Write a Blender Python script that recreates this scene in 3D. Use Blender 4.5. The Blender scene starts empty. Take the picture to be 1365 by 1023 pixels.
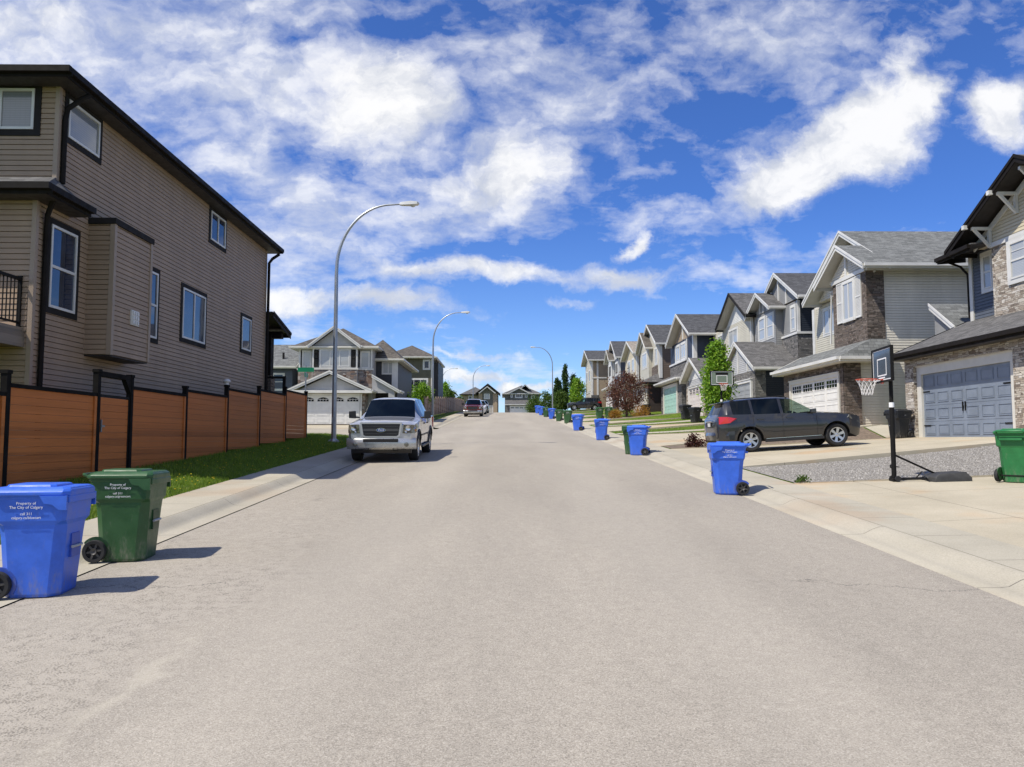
import bpy, bmesh, math, random
import numpy as np
from mathutils import Vector, Matrix
random.seed(7); RNG = np.random.default_rng(11)
S = bpy.context.scene
COL = S.collection
V = Vector
R = math.radians
ORG = {}

# ------------------------------------------------------------------ mesh collector
class MB:
    def __init__(s):
        s.v = []; s.f = []; s.m = []; s.s = []
    def poly(s, pts, mi=0, sm=False):
        b = len(s.v); s.v.extend([tuple(p) for p in pts])
        s.f.append(tuple(range(b, b + len(pts)))); s.m.append(mi); s.s.append(sm)
    def mesh(s, verts, faces, mi=0, sm=False):
        b = len(s.v); s.v.extend([tuple(p) for p in verts])
        for f in faces:
            s.f.append(tuple(b + i for i in f)); s.m.append(mi); s.s.append(sm)
    def hexa(s, p, mi=0):
        s.mesh(p, [(0,3,2,1),(4,5,6,7),(0,1,5,4),(1,2,6,5),(2,3,7,6),(3,0,4,7)], mi)
    def box(s, x0, x1, y0, y1, z0, z1, mi=0):
        s.hexa([(x0,y0,z0),(x1,y0,z0),(x1,y1,z0),(x0,y1,z0),(x0,y0,z1),(x1,y0,z1),(x1,y1,z1),(x0,y1,z1)], mi)
    def fbox(s, F, u0, u1, v0, v1, d0, d1, mi=0):
        P, t, n = F
        q = lambda u, v, d: P + t*u + V((0,0,v)) + n*d
        s.hexa([q(u0,v0,d0),q(u1,v0,d0),q(u1,v0,d1),q(u0,v0,d1),q(u0,v1,d0),q(u1,v1,d0),q(u1,v1,d1),q(u0,v1,d1)], mi)
    def prism(s, pts, vec, mi=0, mi_side=None):
        n = len(pts); a = [V(p) for p in pts]; b = [p + V(vec) for p in a]
        ms = mi if mi_side is None else mi_side
        s.poly(a, mi); s.poly(b[::-1], ms)
        for i in range(n):
            j = (i+1) % n
            s.poly([a[i], b[i], b[j], a[j]], ms)
    def ring_loft(s, rings, mi=0, sm=True, cap=True, closed=True):
        n = len(rings[0]); b = len(s.v)
        for r in rings: s.v.extend([tuple(p) for p in r])
        for i in range(len(rings)-1):
            for j in range(n if closed else n-1):
                k = (j+1) % n
                s.f.append((b+i*n+j, b+i*n+k, b+(i+1)*n+k, b+(i+1)*n+j)); s.m.append(mi); s.s.append(sm)
        if cap:
            s.f.append(tuple(b+j for j in range(n))[::-1]); s.m.append(mi); s.s.append(False)
            s.f.append(tuple(b+(len(rings)-1)*n+j for j in range(n))); s.m.append(mi); s.s.append(False)
    def tube(s, path, rad, n=10, mi=0, cap=True):
        path = [V(p) for p in path]
        if not hasattr(rad, '__len__'): rad = [rad]*len(path)
        rings = []; up = V((0,0,1)); prev = None
        for i, p in enumerate(path):
            d = (path[min(i+1, len(path)-1)] - path[max(i-1, 0)]).normalized()
            if prev is None:
                a = d.cross(up if abs(d.z) < .95 else V((1,0,0))).normalized()
            else:
                a = (prev - d*prev.dot(d)).normalized()
            prev = a; c = d.cross(a)
            rings.append([p + (a*math.cos(2*math.pi*k/n) + c*math.sin(2*math.pi*k/n))*rad[i] for k in range(n)])
        s.ring_loft(rings, mi, True, cap)
    def lathe(s, prof, center, axis='Z', n=24, mi=0, sm=True):
        # prof: list of (r, h) along axis; open profile
        c = V(center); rings = []
        for r, h in prof:
            ring = []
            for k in range(n):
                a = 2*math.pi*k/n; x = r*math.cos(a); y = r*math.sin(a)
                if axis == 'Z': ring.append(c + V((x, y, h)))
                elif axis == 'Y': ring.append(c + V((x, h, y)))
                else: ring.append(c + V((h, x, y)))
            rings.append(ring)
        s.ring_loft(rings, mi, sm, False)
    def build(s, name, mats, parent=None, loc=None, smooth=None, bevel=0):
        if not isinstance(mats, (list, tuple)): mats = [mats]
        o0 = V((0,0,0))
        if loc is not None: o0 = V(loc)
        elif parent is not None: o0 = ORG.get(parent.name, V((0,0,0)))
        me = bpy.data.meshes.new(name)
        vv = np.array(s.v, dtype=float).reshape(-1, 3) - np.array(o0)
        me.from_pydata(vv.tolist(), [], s.f)
        me.polygons.foreach_set('material_index', s.m)
        anysm = any(s.s)
        me.polygons.foreach_set('use_smooth', [True]*len(s.f) if smooth else s.s)
        for m in mats: me.materials.append(m)
        if smooth or anysm:
            bm = bmesh.new(); bm.from_mesh(me)
            bmesh.ops.remove_doubles(bm, verts=bm.verts, dist=1e-5)
            bmesh.ops.recalc_face_normals(bm, faces=bm.faces)
            bm.to_mesh(me); bm.free()
            me.set_sharp_from_angle(angle=R(smooth if smooth and smooth > 1 else 40))
        planar_uv(me)
        o = bpy.data.objects.new(name, me); COL.objects.link(o)
        if parent is not None:
            o.parent = parent; ORG[o.name] = o0
        elif loc is not None:
            o.location = o0; ORG[o.name] = o0
        else: ORG[o.name] = V((0,0,0))
        if bevel:
            b = o.modifiers.new('soft_edges', 'BEVEL'); b.width = bevel; b.segments = 2; b.limit_method = 'ANGLE'; b.angle_limit = R(40)
            b.use_clamp_overlap = True
        return o

def planar_uv(me):
    nl = len(me.loops); nf = len(me.polygons)
    if nl == 0: return
    co = np.empty(len(me.vertices)*3); me.vertices.foreach_get('co', co); co = co.reshape(-1,3)
    li = np.empty(nl, dtype=np.int32); me.loops.foreach_get('vertex_index', li)
    nr = np.empty(nf*3); me.polygons.foreach_get('normal', nr); nr = nr.reshape(-1,3)
    lt = np.empty(nf, dtype=np.int32); me.polygons.foreach_get('loop_total', lt)
    fi = np.repeat(np.arange(nf), lt); n = nr[fi]
    n = np.where((n[:,2:3] < -.01), -n, n)
    t = np.stack([-n[:,1], n[:,0], np.zeros(nl)], 1); L = np.linalg.norm(t, axis=1)
    flat = L < .05
    t[flat] = (1,0,0); L[flat] = 1; t /= L[:,None]
    # make walls facing opposite ways share the same direction of u
    sg = np.where(np.abs(t[:,0]) >= np.abs(t[:,1]), np.sign(t[:,0]), np.sign(t[:,1])); sg[sg == 0] = 1
    t *= sg[:,None]
    b = np.cross(n, t); b *= np.where(b[:,2:3] < -.001, -1, 1); b[flat] = (0,1,0)
    p = co[li]
    uv = np.stack([(p*t).sum(1), (p*b).sum(1)], 1)
    lay = me.uv_layers.new(name='UVMap'); lay.data.foreach_set('uv', uv.ravel())

def root(name, label, cat, loc, group=None, rz=None):
    o = bpy.data.objects.new(name, None); COL.objects.link(o)
    o.empty_display_size = .3
    o.location = loc
    if rz is not None: o.rotation_euler = (0,0,rz); ORG[o.name] = V((0,0,0))
    else: ORG[o.name] = V(loc)
    return tag(o, label, cat, group)
def tag(o, label=None, cat=None, group=None, kind=None):
    if label: o['label'] = label
    if cat: o['category'] = cat
    if group: o['group'] = group
    if kind: o['kind'] = kind
    return o
def copy_tree(src, parent=None):
    c = src.copy(); COL.objects.link(c); c.parent = parent
    for ch in list(src.children): copy_tree(ch, c)
    return c
def clone(src, loc, rz, label, group=None):
    c = copy_tree(src); c.location = loc; c.rotation_euler = (0,0,rz); c['label'] = label
    if group: c['group'] = group
    return c

# ------------------------------------------------------------------ materials
class G:
    """small node graph writer"""
    def __init__(s, nt): s.nt = nt
    def n(s, t, **kw):
        x = s.nt.nodes.new(t)
        for k, v in kw.items():
            if hasattr(x, k): setattr(x, k, v)
        return x
    def set(s, sock, v):
        if hasattr(v, 'is_output'): s.nt.links.new(v, sock)
        else: sock.default_value = v
    def math(s, op, a, b=0., c=None, clamp=False):
        x = s.n('ShaderNodeMath', operation=op); x.use_clamp = clamp
        s.set(x.inputs[0], a); s.set(x.inputs[1], b)
        if c is not None: s.set(x.inputs[2], c)
        return x.outputs[0]
    def vmath(s, op, a, b=(0,0,0)):
        x = s.n('ShaderNodeVectorMath', operation=op); s.set(x.inputs[0], a)
        if op == 'SCALE': s.set(x.inputs[3], b)
        else: s.set(x.inputs[1], b)
        return x.outputs[1] if op in ('LENGTH', 'DOT_PRODUCT', 'DISTANCE') else x.outputs[0]
    def noise(s, vec, scale, detail=3., rough=.55, dist=0.):
        x = s.n('ShaderNodeTexNoise'); s.set(x.inputs['Vector'], vec)
        x.inputs['Scale'].default_value = scale; x.inputs['Detail'].default_value = detail
        x.inputs['Roughness'].default_value = rough; x.inputs['Distortion'].default_value = dist
        return x.outputs['Fac']
    def voro(s, vec, scale, out='Distance', feature='F1'):
        x = s.n('ShaderNodeTexVoronoi', feature=feature); s.set(x.inputs['Vector'], vec)
        x.inputs['Scale'].default_value = scale
        return x.outputs[out]
    def ramp(s, f, stops, interp='LINEAR'):
        x = s.n('ShaderNodeValToRGB'); s.set(x.inputs[0], f); cr = x.color_ramp; cr.interpolation = interp
        while len(cr.elements) < len(stops): cr.elements.new(.5)
        for e, (p, c) in zip(cr.elements, stops):
            e.position = p; e.color = (*c, 1) if len(c) == 3 else c
        return x.outputs[0]
    def mix(s, f, a, b, mode='MIX'):
        x = s.n('ShaderNodeMix', data_type='RGBA', blend_type=mode)
        s.set(x.inputs[0], f)
        for sock, v in ((x.inputs[6], a), (x.inputs[7], b)):
            s.set(sock, (*v, 1) if isinstance(v, tuple) and len(v) == 3 else v)
        return x.outputs[2]
    def mrange(s, v, a, b, c=0., d=1., smooth=True):
        x = s.n('ShaderNodeMapRange'); x.interpolation_type = 'SMOOTHSTEP' if smooth else 'LINEAR'
        s.set(x.inputs[0], v)
        for i, q in enumerate((a, b, c, d)): s.set(x.inputs[1+i], q)
        return x.outputs[0]
    def bump(s, h, strength=.3, dist=.01, normal=None):
        x = s.n('ShaderNodeBump'); s.set(x.inputs['Height'], h)
        x.inputs['Strength'].default_value = strength; x.inputs['Distance'].default_value = dist
        if normal is not None: s.nt.links.new(normal, x.inputs['Normal'])
        return x.outputs[0]
    def obj(s): return s.n('ShaderNodeTexCoord').outputs['Object']
    def uv(s): return s.n('ShaderNodeTexCoord').outputs['UV']
    def pos(s): return s.n('ShaderNodeNewGeometry').outputs['Position']
    def sep(s, v):
        x = s.n('ShaderNodeSeparateXYZ'); s.set(x.inputs[0], v); return x.outputs
    def comb(s, x=0., y=0., z=0.):
        c = s.n('ShaderNodeCombineXYZ')
        for i, q in enumerate((x, y, z)): s.set(c.inputs[i], q)
        return c.outputs[0]
def newmat(name):
    m = bpy.data.materials.new(name); m.use_nodes = True
    g = G(m.node_tree); b = m.node_tree.nodes['Principled BSDF']
    return m, g, b
def sc(c, k): return tuple(min(1., x*k) for x in c)

def plain(name, col, rough=.6, metal=0., var=.12, vs=2.5, bump=0., bs=60., spec=.5, coat=0.):
    m, g, b = newmat(name)
    o = g.obj()
    if var:
        f = g.noise(o, vs, 4., .6)
        g.set(b.inputs['Base Color'], g.mix(g.mrange(f, .3, .7), sc(col, 1-var), sc(col, 1+var)))
        g.set(b.inputs['Roughness'], g.mrange(g.noise(o, vs*2.3, 3.), .3, .7, max(.02, rough*.85), min(1, rough*1.12)))
    else:
        b.inputs['Base Color'].default_value = (*col, 1); b.inputs['Roughness'].default_value = rough
    b.inputs['Metallic'].default_value = metal
    b.inputs['Specular IOR Level'].default_value = spec
    b.inputs['Coat Weight'].default_value = coat; b.inputs['Coat Roughness'].default_value = .04
    if bump: g.set(b.inputs['Normal'], g.bump(g.noise(o, bs, 4., .6), bump, .004))
    return m
def siding(name, col, var=.07):
    m, g, b = newmat(name); u = g.uv(); x, y, z = g.sep(u)
    lap = g.math('FLOOR', g.math('DIVIDE', y, .115))
    board = g.n('ShaderNodeTexWhiteNoise', noise_dimensions='2D')
    g.set(board.inputs['Vector'], g.comb(lap, g.math('FLOOR', g.math('ADD', g.math('DIVIDE', x, 3.6), g.math('MULTIPLY', lap, .37)))))
    f = g.math('ADD', g.math('MULTIPLY', board.outputs[0], .5), g.math('MULTIPLY', g.noise(g.vmath('MULTIPLY', u, (.6, 2.5, 1)), 1., 4.), .5))
    cc = g.mix(f, sc(col, 1-var), sc(col, 1+var))
    cc = g.mix(1., cc, g.ramp(g.noise(g.vmath('MULTIPLY', u, (1.6, .35, 1)), .9, 5., .65), [(.3, (.86,.86,.86)), (.7, (1.07,1.07,1.07))]), 'MULTIPLY')
    g.set(b.inputs['Base Color'], cc)
    b.inputs['Roughness'].default_value = .55; b.inputs['Specular IOR Level'].default_value = .3
    g.set(b.inputs['Normal'], g.bump(g.noise(g.vmath('MULTIPLY', u, (3, 60, 1)), 1., 3.), .12, .003))
    return m
def stone(name, cols, mortar=(.10,.09,.08), w=.34, h=.085):
    m, g, b = newmat(name); u = g.uv()
    nz = g.n('ShaderNodeTexNoise'); g.set(nz.inputs['Vector'], u); nz.inputs['Scale'].default_value = 5.; nz.inputs['Detail'].default_value = 3.
    d = g.vmath('ADD', u, g.vmath('MULTIPLY', g.vmath('SUBTRACT', nz.outputs['Color'], (.5,.5,.5)), (.10,.055,0)))
    def bricks(w, h, off, v):
        br = g.n('ShaderNodeTexBrick'); br.offset = off; br.offset_frequency = 2; br.squash = .55; br.squash_frequency = 3
        g.set(br.inputs['Vector'], v)
        br.inputs['Color1'].default_value = (0,0,0,1); br.inputs['Color2'].default_value = (1,1,1,1); br.inputs['Mortar'].default_value = (0,0,0,1)
        br.inputs['Scale'].default_value = 1; br.inputs['Brick Width'].default_value = w; br.inputs['Row Height'].default_value = h
        br.inputs['Mortar Size'].default_value = .006; br.inputs['Mortar Smooth'].default_value = .5; br.inputs['Bias'].default_value = 0
        return br.outputs['Color'], br.outputs['Fac']
    c1, f1 = bricks(w, h, .37, d); c2, f2 = bricks(w*1.7, h*1.9, .61, g.vmath('ADD', d, (.13,.02,0)))
    pick = g.mrange(g.noise(u, 2.2, 1.), .50, .52)
    rc = g.math('ADD', g.math('MULTIPLY', g.math('SUBTRACT', 1., pick), c1), g.math('MULTIPLY', pick, c2))
    fa = g.math('ADD', g.math('MULTIPLY', g.math('SUBTRACT', 1., pick), f1), g.math('MULTIPLY', pick, f2))
    n = len(cols); c = g.ramp(rc, [(i/(n-1)*.9+.05, cols[i]) for i in range(n)])
    fine = g.noise(u, 24., 6., .7)
    c = g.mix(1., c, g.ramp(fine, [(.25, (.5,.5,.5)), (.75, (1.3,1.27,1.22))]), 'MULTIPLY')
    g.set(b.inputs['Base Color'], g.mix(fa, c, mortar))
    b.inputs['Roughness'].default_value = .9; b.inputs['Specular IOR Level'].default_value = .2
    hgt = g.math('ADD', g.math('SUBTRACT', g.math('MULTIPLY', fine, .6), fa), g.math('MULTIPLY', rc, .9))
    g.set(b.inputs['Normal'], g.bump(hgt, 1., .04))
    return m
def shingle(name, col):
    m, g, b = newmat(name); u = g.uv()
    br = g.n('ShaderNodeTexBrick'); br.offset = .43; br.squash = .8; br.squash_frequency = 3
    g.set(br.inputs['Vector'], u)
    br.inputs['Color1'].default_value = (0,0,0,1); br.inputs['Color2'].default_value = (1,1,1,1); br.inputs['Mortar'].default_value = (0,0,0,1)
    br.inputs['Scale'].default_value = 1; br.inputs['Brick Width'].default_value = .27; br.inputs['Row Height'].default_value = .145
    br.inputs['Mortar Size'].default_value = .006; br.inputs['Mortar Smooth'].default_value = .3
    f = g.math('ADD', g.math('MULTIPLY', br.outputs['Color'], .55), g.math('MULTIPLY', g.noise(u, 1.3, 6., .7), .45))
    c = g.ramp(f, [(.1, sc(col, .62)), (.5, col), (.9, sc(col, 1.45))])
    c = g.mix(1., c, g.ramp(g.noise(u, 160., 2.), [(.3, (.7,.7,.7)), (.7, (1.2,1.2,1.2))]), 'MULTIPLY')
    g.set(b.inputs['Base Color'], g.mix(g.math('MULTIPLY', br.outputs['Fac'], .6), c, sc(col, .3)))
    b.inputs['Roughness'].default_value = .95; b.inputs['Specular IOR Level'].default_value = .2
    g.set(b.inputs['Normal'], g.bump(g.math('SUBTRACT', g.math('MULTIPLY', br.outputs['Color'], .6), br.outputs['Fac']), .6, .012))
    return m
def glassy(name, col=(.012,.016,.022), ior=1.6, rough=.03):
    m, g, b = newmat(name)
    u = g.uv()
    g.set(b.inputs['Base Color'], g.mix(g.mrange(g.noise(u, 1.1, 2.), .35, .65), sc(col, .6), sc(col, 1.5)))
    b.inputs['Roughness'].default_value = rough; b.inputs['IOR'].default_value = ior
    g.set(b.inputs['Normal'], g.bump(g.noise(u, .9, 1.), .04, .05))
    return m
def blind(name, col):
    m, g, b = newmat(name); u = g.uv(); x, y, z = g.sep(u)
    s_ = g.math('FRACT', g.math('DIVIDE', y, .05))
    fold = g.math('FRACT', g.math('DIVIDE', x, .11))
    f = g.math('MULTIPLY', g.mrange(s_, 0., .25), g.mrange(fold, 0., .2, .8, 1.))
    g.set(b.inputs['Base Color'], g.mix(f, sc(col, .55), col))
    b.inputs['Roughness'].default_value = .35; b.inputs['Coat Weight'].default_value = 1.; b.inputs['Coat Roughness'].default_value = .02
    b.inputs['Coat IOR'].default_value = 1.55
    return m
def leafmat(name, a, b_, c):
    m, g, b = newmat(name)
    r = g.n('ShaderNodeNewGeometry').outputs['Random Per Island']
    n_ = g.noise(g.obj(), 1.7, 2.)
    col = g.ramp(g.math('ADD', g.math('MULTIPLY', r, .65), g.math('MULTIPLY', n_, .35)), [(.15, a), (.5, b_), (.85, c)])
    g.set(b.inputs['Base Color'], col)
    b.inputs['Roughness'].default_value = .55; b.inputs['Specular IOR Level'].default_value = .3
    tr = g.n('ShaderNodeBsdfTranslucent'); g.set(tr.inputs['Color'], g.mix(1., col, (1.3,1.35,.5), 'MULTIPLY'))
    ms = g.n('ShaderNodeMixShader'); ms.inputs[0].default_value = .32
    nt = m.node_tree; nt.links.new(b.outputs[0], ms.inputs[1]); nt.links.new(tr.outputs[0], ms.inputs[2])
    nt.links.new(ms.outputs[0], nt.nodes['Material Output'].inputs['Surface'])
    return m
def asphalt():
    m, g, b = newmat('worn_light_asphalt'); p = g.pos()
    x, y, z = g.sep(p)
    fine = g.noise(p, 135., 3., .7); agg = g.voro(p, 150., 'Color'); agx = g.sep(agg)[0]
    med = g.noise(p, 9., 4., .6); big = g.noise(g.vmath('MULTIPLY', p, (1., .25, 1.)), .55, 4., .6)
    v = g.math('ADD', g.math('MULTIPLY', fine, .5), g.math('MULTIPLY', agx, .5))
    c = g.ramp(v, [(.12, (.15,.134,.112)), (.38, (.318,.287,.240)), (.62, (.378,.343,.288)), (.9, (.56,.515,.44))])
    c = g.mix(1., c, g.ramp(big, [(.3, (.89,.885,.88)), (.7, (1.10,1.09,1.07))]), 'MULTIPLY')
    c = g.mix(1., c, g.ramp(med, [(.3, (.93,.93,.93)), (.7, (1.06,1.06,1.06))]), 'MULTIPLY')
    # rough ravelled strip on the left side of the lane, with sand washed along its rim
    wob = g.math('ADD', x, g.math('MULTIPLY', g.math('SUBTRACT', g.noise(g.vmath('MULTIPLY', p, (.6,.6,0)), 1., 3.), .5), 1.6))
    strip = g.math('MULTIPLY', g.math('MULTIPLY', g.mrange(wob, -2.1, -2.5), g.mrange(g.noise(p, .9, 4.), .40, .54)), g.mrange(y, 18., 10.))
    pits = g.mrange(g.math('ADD', g.voro(p, 62.), g.math('MULTIPLY', g.math('SUBTRACT', g.noise(p, 9., 5., .7), .5), 1.3)), .10, .55)
    c = g.mix(g.math('MULTIPLY', strip, .75), c, g.mix(pits, (.17,.152,.125), (.40,.36,.30)))
    rim = g.math('MULTIPLY', g.math('MULTIPLY', g.mrange(g.math('ABSOLUTE', g.math('ADD', wob, 2.2)), .13, .0), g.mrange(g.noise(p, .8, 3.), .42, .6)), g.mrange(y, 7., 4.5))
    c = g.mix(g.math('MULTIPLY', rim, .6), c, (.50,.455,.365))
    # transverse and wandering cracks
    w2 = g.math('ADD', y, g.math('MULTIPLY', g.noise(g.vmath('MULTIPLY', p, (.6,.3,0)), 1.4, 9., .68), 1.9))
    cr = g.math('ABSOLUTE', g.math('SUBTRACT', g.math('FRACT', g.math('DIVIDE', w2, 17.)), .5))
    crack = g.math('MULTIPLY', g.mrange(cr, .0011, .0004), g.mrange(g.noise(p, .3, 2.), .46, .54))
    c = g.mix(g.math('MULTIPLY', crack, .6), c, (.08,.075,.07))
    spot = g.math('MULTIPLY', g.mrange(g.voro(g.vmath('MULTIPLY', p, (1., .6, 1.)), .55), .10, .04), g.mrange(g.noise(p, 6., 4.), .45, .6))
    c = g.mix(g.math('MULTIPLY', spot, .45), c, (.13,.12,.105))
    seam = g.math('MULTIPLY', g.mrange(g.math('ABSOLUTE', g.math('SUBTRACT', y, g.math('ADD', 29.3, g.math('MULTIPLY', g.noise(p, .8, 4.), .7)))), .07, .02), g.mrange(g.noise(p, .5, 2.), .36, .5))
    c = g.mix(g.math('MULTIPLY', seam, .45), c, (.17,.155,.135))
    wl = g.mrange(g.math('ABSOLUTE', g.math('SUBTRACT', g.math('ABSOLUTE', g.math('ADD', x, -.1)), 1.7)), .9, .1)
    c = g.mix(g.math('MULTIPLY', wl, .17), c, (.45,.41,.345))
    g.set(b.inputs['Base Color'], c)
    b.inputs['Roughness'].default_value = .92; b.inputs['Specular IOR Level'].default_value = .22
    g.set(b.inputs['Normal'], g.bump(g.math('ADD', g.math('ADD', fine, agx), g.math('MULTIPLY', strip, g.math('MULTIPLY', pits, .8))), .55, .006))
    return m
def concrete(name, col, axis='Y', step=1.5, stain=(.40,.27,.17), stain_amt=.35, step2=None):
    m, g, b = newmat(name); p = g.pos(); x, y, z = g.sep(p)
    f = g.noise(p, 55., 4., .65); big = g.noise(p, .7, 5., .6)
    c = g.ramp(f, [(.25, sc(col, .80)), (.5, col), (.75, sc(col, 1.14))])
    c = g.mix(1., c, g.ramp(big, [(.3, (.86,.85,.83)), (.7, (1.07,1.06,1.05))]), 'MULTIPLY')
    c = g.mix(g.math('MULTIPLY', g.mrange(g.noise(p, .42, 3.), .52, .66), stain_amt), c, stain)
    c = g.mix(g.math('MULTIPLY', g.mrange(g.noise(p, 190., 2.), .66, .72), .5), c, (.12,.11,.10))
    def joint(co, st, wdt=.010):
        d = g.math('ABSOLUTE', g.math('SUBTRACT', g.math('FRACT', g.math('DIVIDE', co, st)), .5))
        return g.mrange(d, wdt/st, wdt/st*.4)
    j = joint(y if axis == 'Y' else x, step)
    if step2: j = g.math('MAXIMUM', j, joint(x if axis == 'Y' else y, step2))
    c = g.mix(g.math('MULTIPLY', j, .75), c, (.06,.055,.05))
    g.set(b.inputs['Base Color'], c)
    b.inputs['Roughness'].default_value = .9; b.inputs['Specular IOR Level'].default_value = .25
    g.set(b.inputs['Normal'], g.bump(g.math('SUBTRACT', f, g.math('MULTIPLY', j, 3.)), .3, .004))
    return m
def gravelmat():
    m, g, b = newmat('grey_crushed_gravel'); p = g.pos()
    col = g.sep(g.voro(p, 38., 'Color'))[0]; d = g.voro(p, 38.)
    c = g.ramp(col, [(.0, (.17,.155,.135)), (.45, (.30,.28,.25)), (.8, (.39,.365,.325)), (1., (.52,.49,.45))])
    c = g.mix(g.mrange(d, .5, .85), c, (.12,.11,.095))
    g.set(b.inputs['Base Color'], c); b.inputs['Roughness'].default_value = .95
    g.set(b.inputs['Normal'], g.bump(g.math('SUBTRACT', 1., d), 1., .03))
    return m
def turfmat():
    m, g, b = newmat('mown_turf'); p = g.pos()
    f = g.noise(p, 1.1, 5., .65); h = g.noise(p, 60., 3., .7)
    c = g.ramp(f, [(.25, (.062,.105,.012)), (.5, (.105,.165,.018)), (.75, (.165,.21,.032))])
    c = g.mix(1., c, g.ramp(h, [(.2, (.45,.45,.45)), (.8, (1.45,1.45,1.45))]), 'MULTIPLY')
    g.set(b.inputs['Base Color'], c); b.inputs['Roughness'].default_value = .95; b.inputs['Specular IOR Level'].default_value = .15
    g.set(b.inputs['Normal'], g.bump(h, .9, .03))
    return m
def woodstain(name, col):
    m, g, b = newmat(name); u = g.uv(); x, y, z = g.sep(u)
    row = g.math('FLOOR', g.math('DIVIDE', y, .1425))
    wn = g.n('ShaderNodeTexWhiteNoise', noise_dimensions='1D'); g.set(wn.inputs['W'], row)
    gr = g.noise(g.vmath('ADD', g.vmath('MULTIPLY', u, (1.4, 40., 1.)), g.comb(g.math('MULTIPLY', wn.outputs[0], 37.), 0., 0.)), 1., 5., .6, .6)
    big = g.noise(u, .7, 3.)
    f = g.math('ADD', g.math('ADD', g.math('MULTIPLY', gr, .45), g.math('MULTIPLY', wn.outputs[0], .3)), g.math('MULTIPLY', big, .25))
    g.set(b.inputs['Base Color'], g.ramp(f, [(.2, sc(col, .62)), (.5, col), (.8, sc(col, 1.30))]))
    b.inputs['Roughness'].default_value = .6; b.inputs['Specular IOR Level'].default_value = .3
    g.set(b.inputs['Normal'], g.bump(gr, .25, .004))
    return m
def chainnet(name, col):
    return plain(name, col, .8, var=.05)

MT = dict(
    asphalt=asphalt(),
    walk=concrete('walk_concrete', (.41,.38,.305), 'Y', 1.5),
    curb=concrete('curb_concrete', (.40,.37,.30), 'Y', 3.0, stain_amt=.2),
    drive=concrete('drive_concrete', (.44,.395,.30), 'X', 2.9, stain=(.46,.315,.18), stain_amt=.6, step2=3.1),
    crossroad=concrete('side_street_asphalt', (.38,.345,.275), 'X', 40., stain_amt=.1),
    gravel=gravelmat(), turf=turfmat(),
    soil=plain('dry_soil', (.16,.12,.085), .95, var=.3, vs=8, bump=.6, bs=40),
    grassblade=leafmat('grass_blades', (.075,.135,.014), (.14,.235,.022), (.25,.32,.045)),
    dandelion=plain('dandelion_yellow', (.75,.55,.02), .7, var=.1),
    brown_sid=siding('brown_lap_siding', (.35,.252,.168), .09),
    beige_trim=plain('beige_corner_trim', (.32,.245,.178), .55, var=.04),
    dark_trim=plain('charcoal_trim', (.024,.022,.021), .8, var=.1, spec=.12),
    black_fascia=plain('black_brown_fascia', (.013,.0105,.009), .7, var=.15, spec=.14),
    soffit_dark=plain('dark_vented_soffit', (.028,.023,.021), .6, var=.1),
    white=plain('white_vinyl', (.63,.62,.585), .45, var=.09, vs=1.1),
    cream=plain('cream_trim', (.62,.60,.54), .45, var=.05),
    glass=glassy('window_glass'),
    glass_blue=glassy('window_glass_sky', (.020,.030,.055), 1.9),
    blind=blind('window_with_white_blind', (.42,.43,.42)),
    blind_grey=blind('window_with_grey_blind', (.20,.205,.20)),
    metal_black=plain('black_coated_metal', (.011,.0105,.010), .65, var=.1, spec=.15),
    galv=plain('galvanised_steel', (.36,.38,.40), .42, .75, var=.12, vs=1.2),
    lamp_white=plain('lamp_housing', (.62,.62,.60), .4, var=.05),
    lens=plain('lamp_lens', (.55,.55,.50), .15, var=0.),
    fence=woodstain('orange_brown_boards', (.47,.148,.034)),
    fence_grey=woodstain('weathered_cedar_boards', (.34,.25,.19)),
    deckwood=woodstain('weathered_deck_wood', (.20,.17,.13)),
    tyre=plain('tyre_rubber', (.016,.016,.017), .85, var=.15, bump=.2),
    alloy=plain('alloy_rim', (.55,.56,.57), .3, .85, var=.05),
    hubdark=plain('dark_wheel_well', (.012,.012,.013), .8, var=0.),
    chrome=plain('bright_chrome', (.62,.62,.63), .16, 1., var=.05),
    plastic=plain('black_plastic', (.018,.018,.019), .45, var=.1),
    carglass=glassy('tinted_car_glass', (.003,.005,.007), 1.36, .02),
    red_lens=plain('red_tail_lens', (.55,.012,.012), .15, var=.05, coat=1),
    clear_lens=plain('clear_lamp_lens', (.15,.145,.12), .12, .2, var=.55, vs=14, coat=1),
    amber=plain('amber_lens', (.45,.17,.02), .2, var=.05),
    plate=plain('licence_plate', (.60,.60,.58), .4, var=.05),
    bark=plain('grey_brown_bark', (.11,.085,.065), .9, var=.3, vs=9, bump=.7, bs=30),
    letter=plain('white_print', (.80,.80,.80), .5, var=0.),
    netcord=plain('white_net_cord', (.72,.70,.68), .8, var=.05),
    orange=plain('orange_red_rim', (.50,.075,.03), .4, var=.05),
    clearboard=plain('clear_backboard', (.16,.20,.13), .12, var=.05, coat=.5),
    greensign=plain('green_sign_sheet', (.012,.24,.12), .4, var=.05),
    blue_logo=plain('blue_emblem', (.02,.06,.25), .25, var=0., coat=1),
    terracotta=plain('pinkish_cap_light', (.65,.62,.60), .4, var=.1),
)
# ------------------------------------------------------------------ terrain heights (metres; +Y runs up the street)
_ys = np.arange(-120., 900., .5)
def _sl(y):
    if y < -40: return 0.
    if y < 38: return .048
    if y < 46: return .048 + (y-38)/8*.0065
    if y < 97: return .0545
    if y < 132: return .0545 + (y-97)/35*(.010-.0545)
    if y < 230: return .010
    return 0.
_sv = np.array([_sl(y) for y in _ys]); _zv = np.concatenate([[0], np.cumsum((_sv[1:]+_sv[:-1])*.25)])
_zv -= np.interp(0., _ys, _zv)
def zr(y): return np.interp(y, _ys, _zv)
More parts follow.
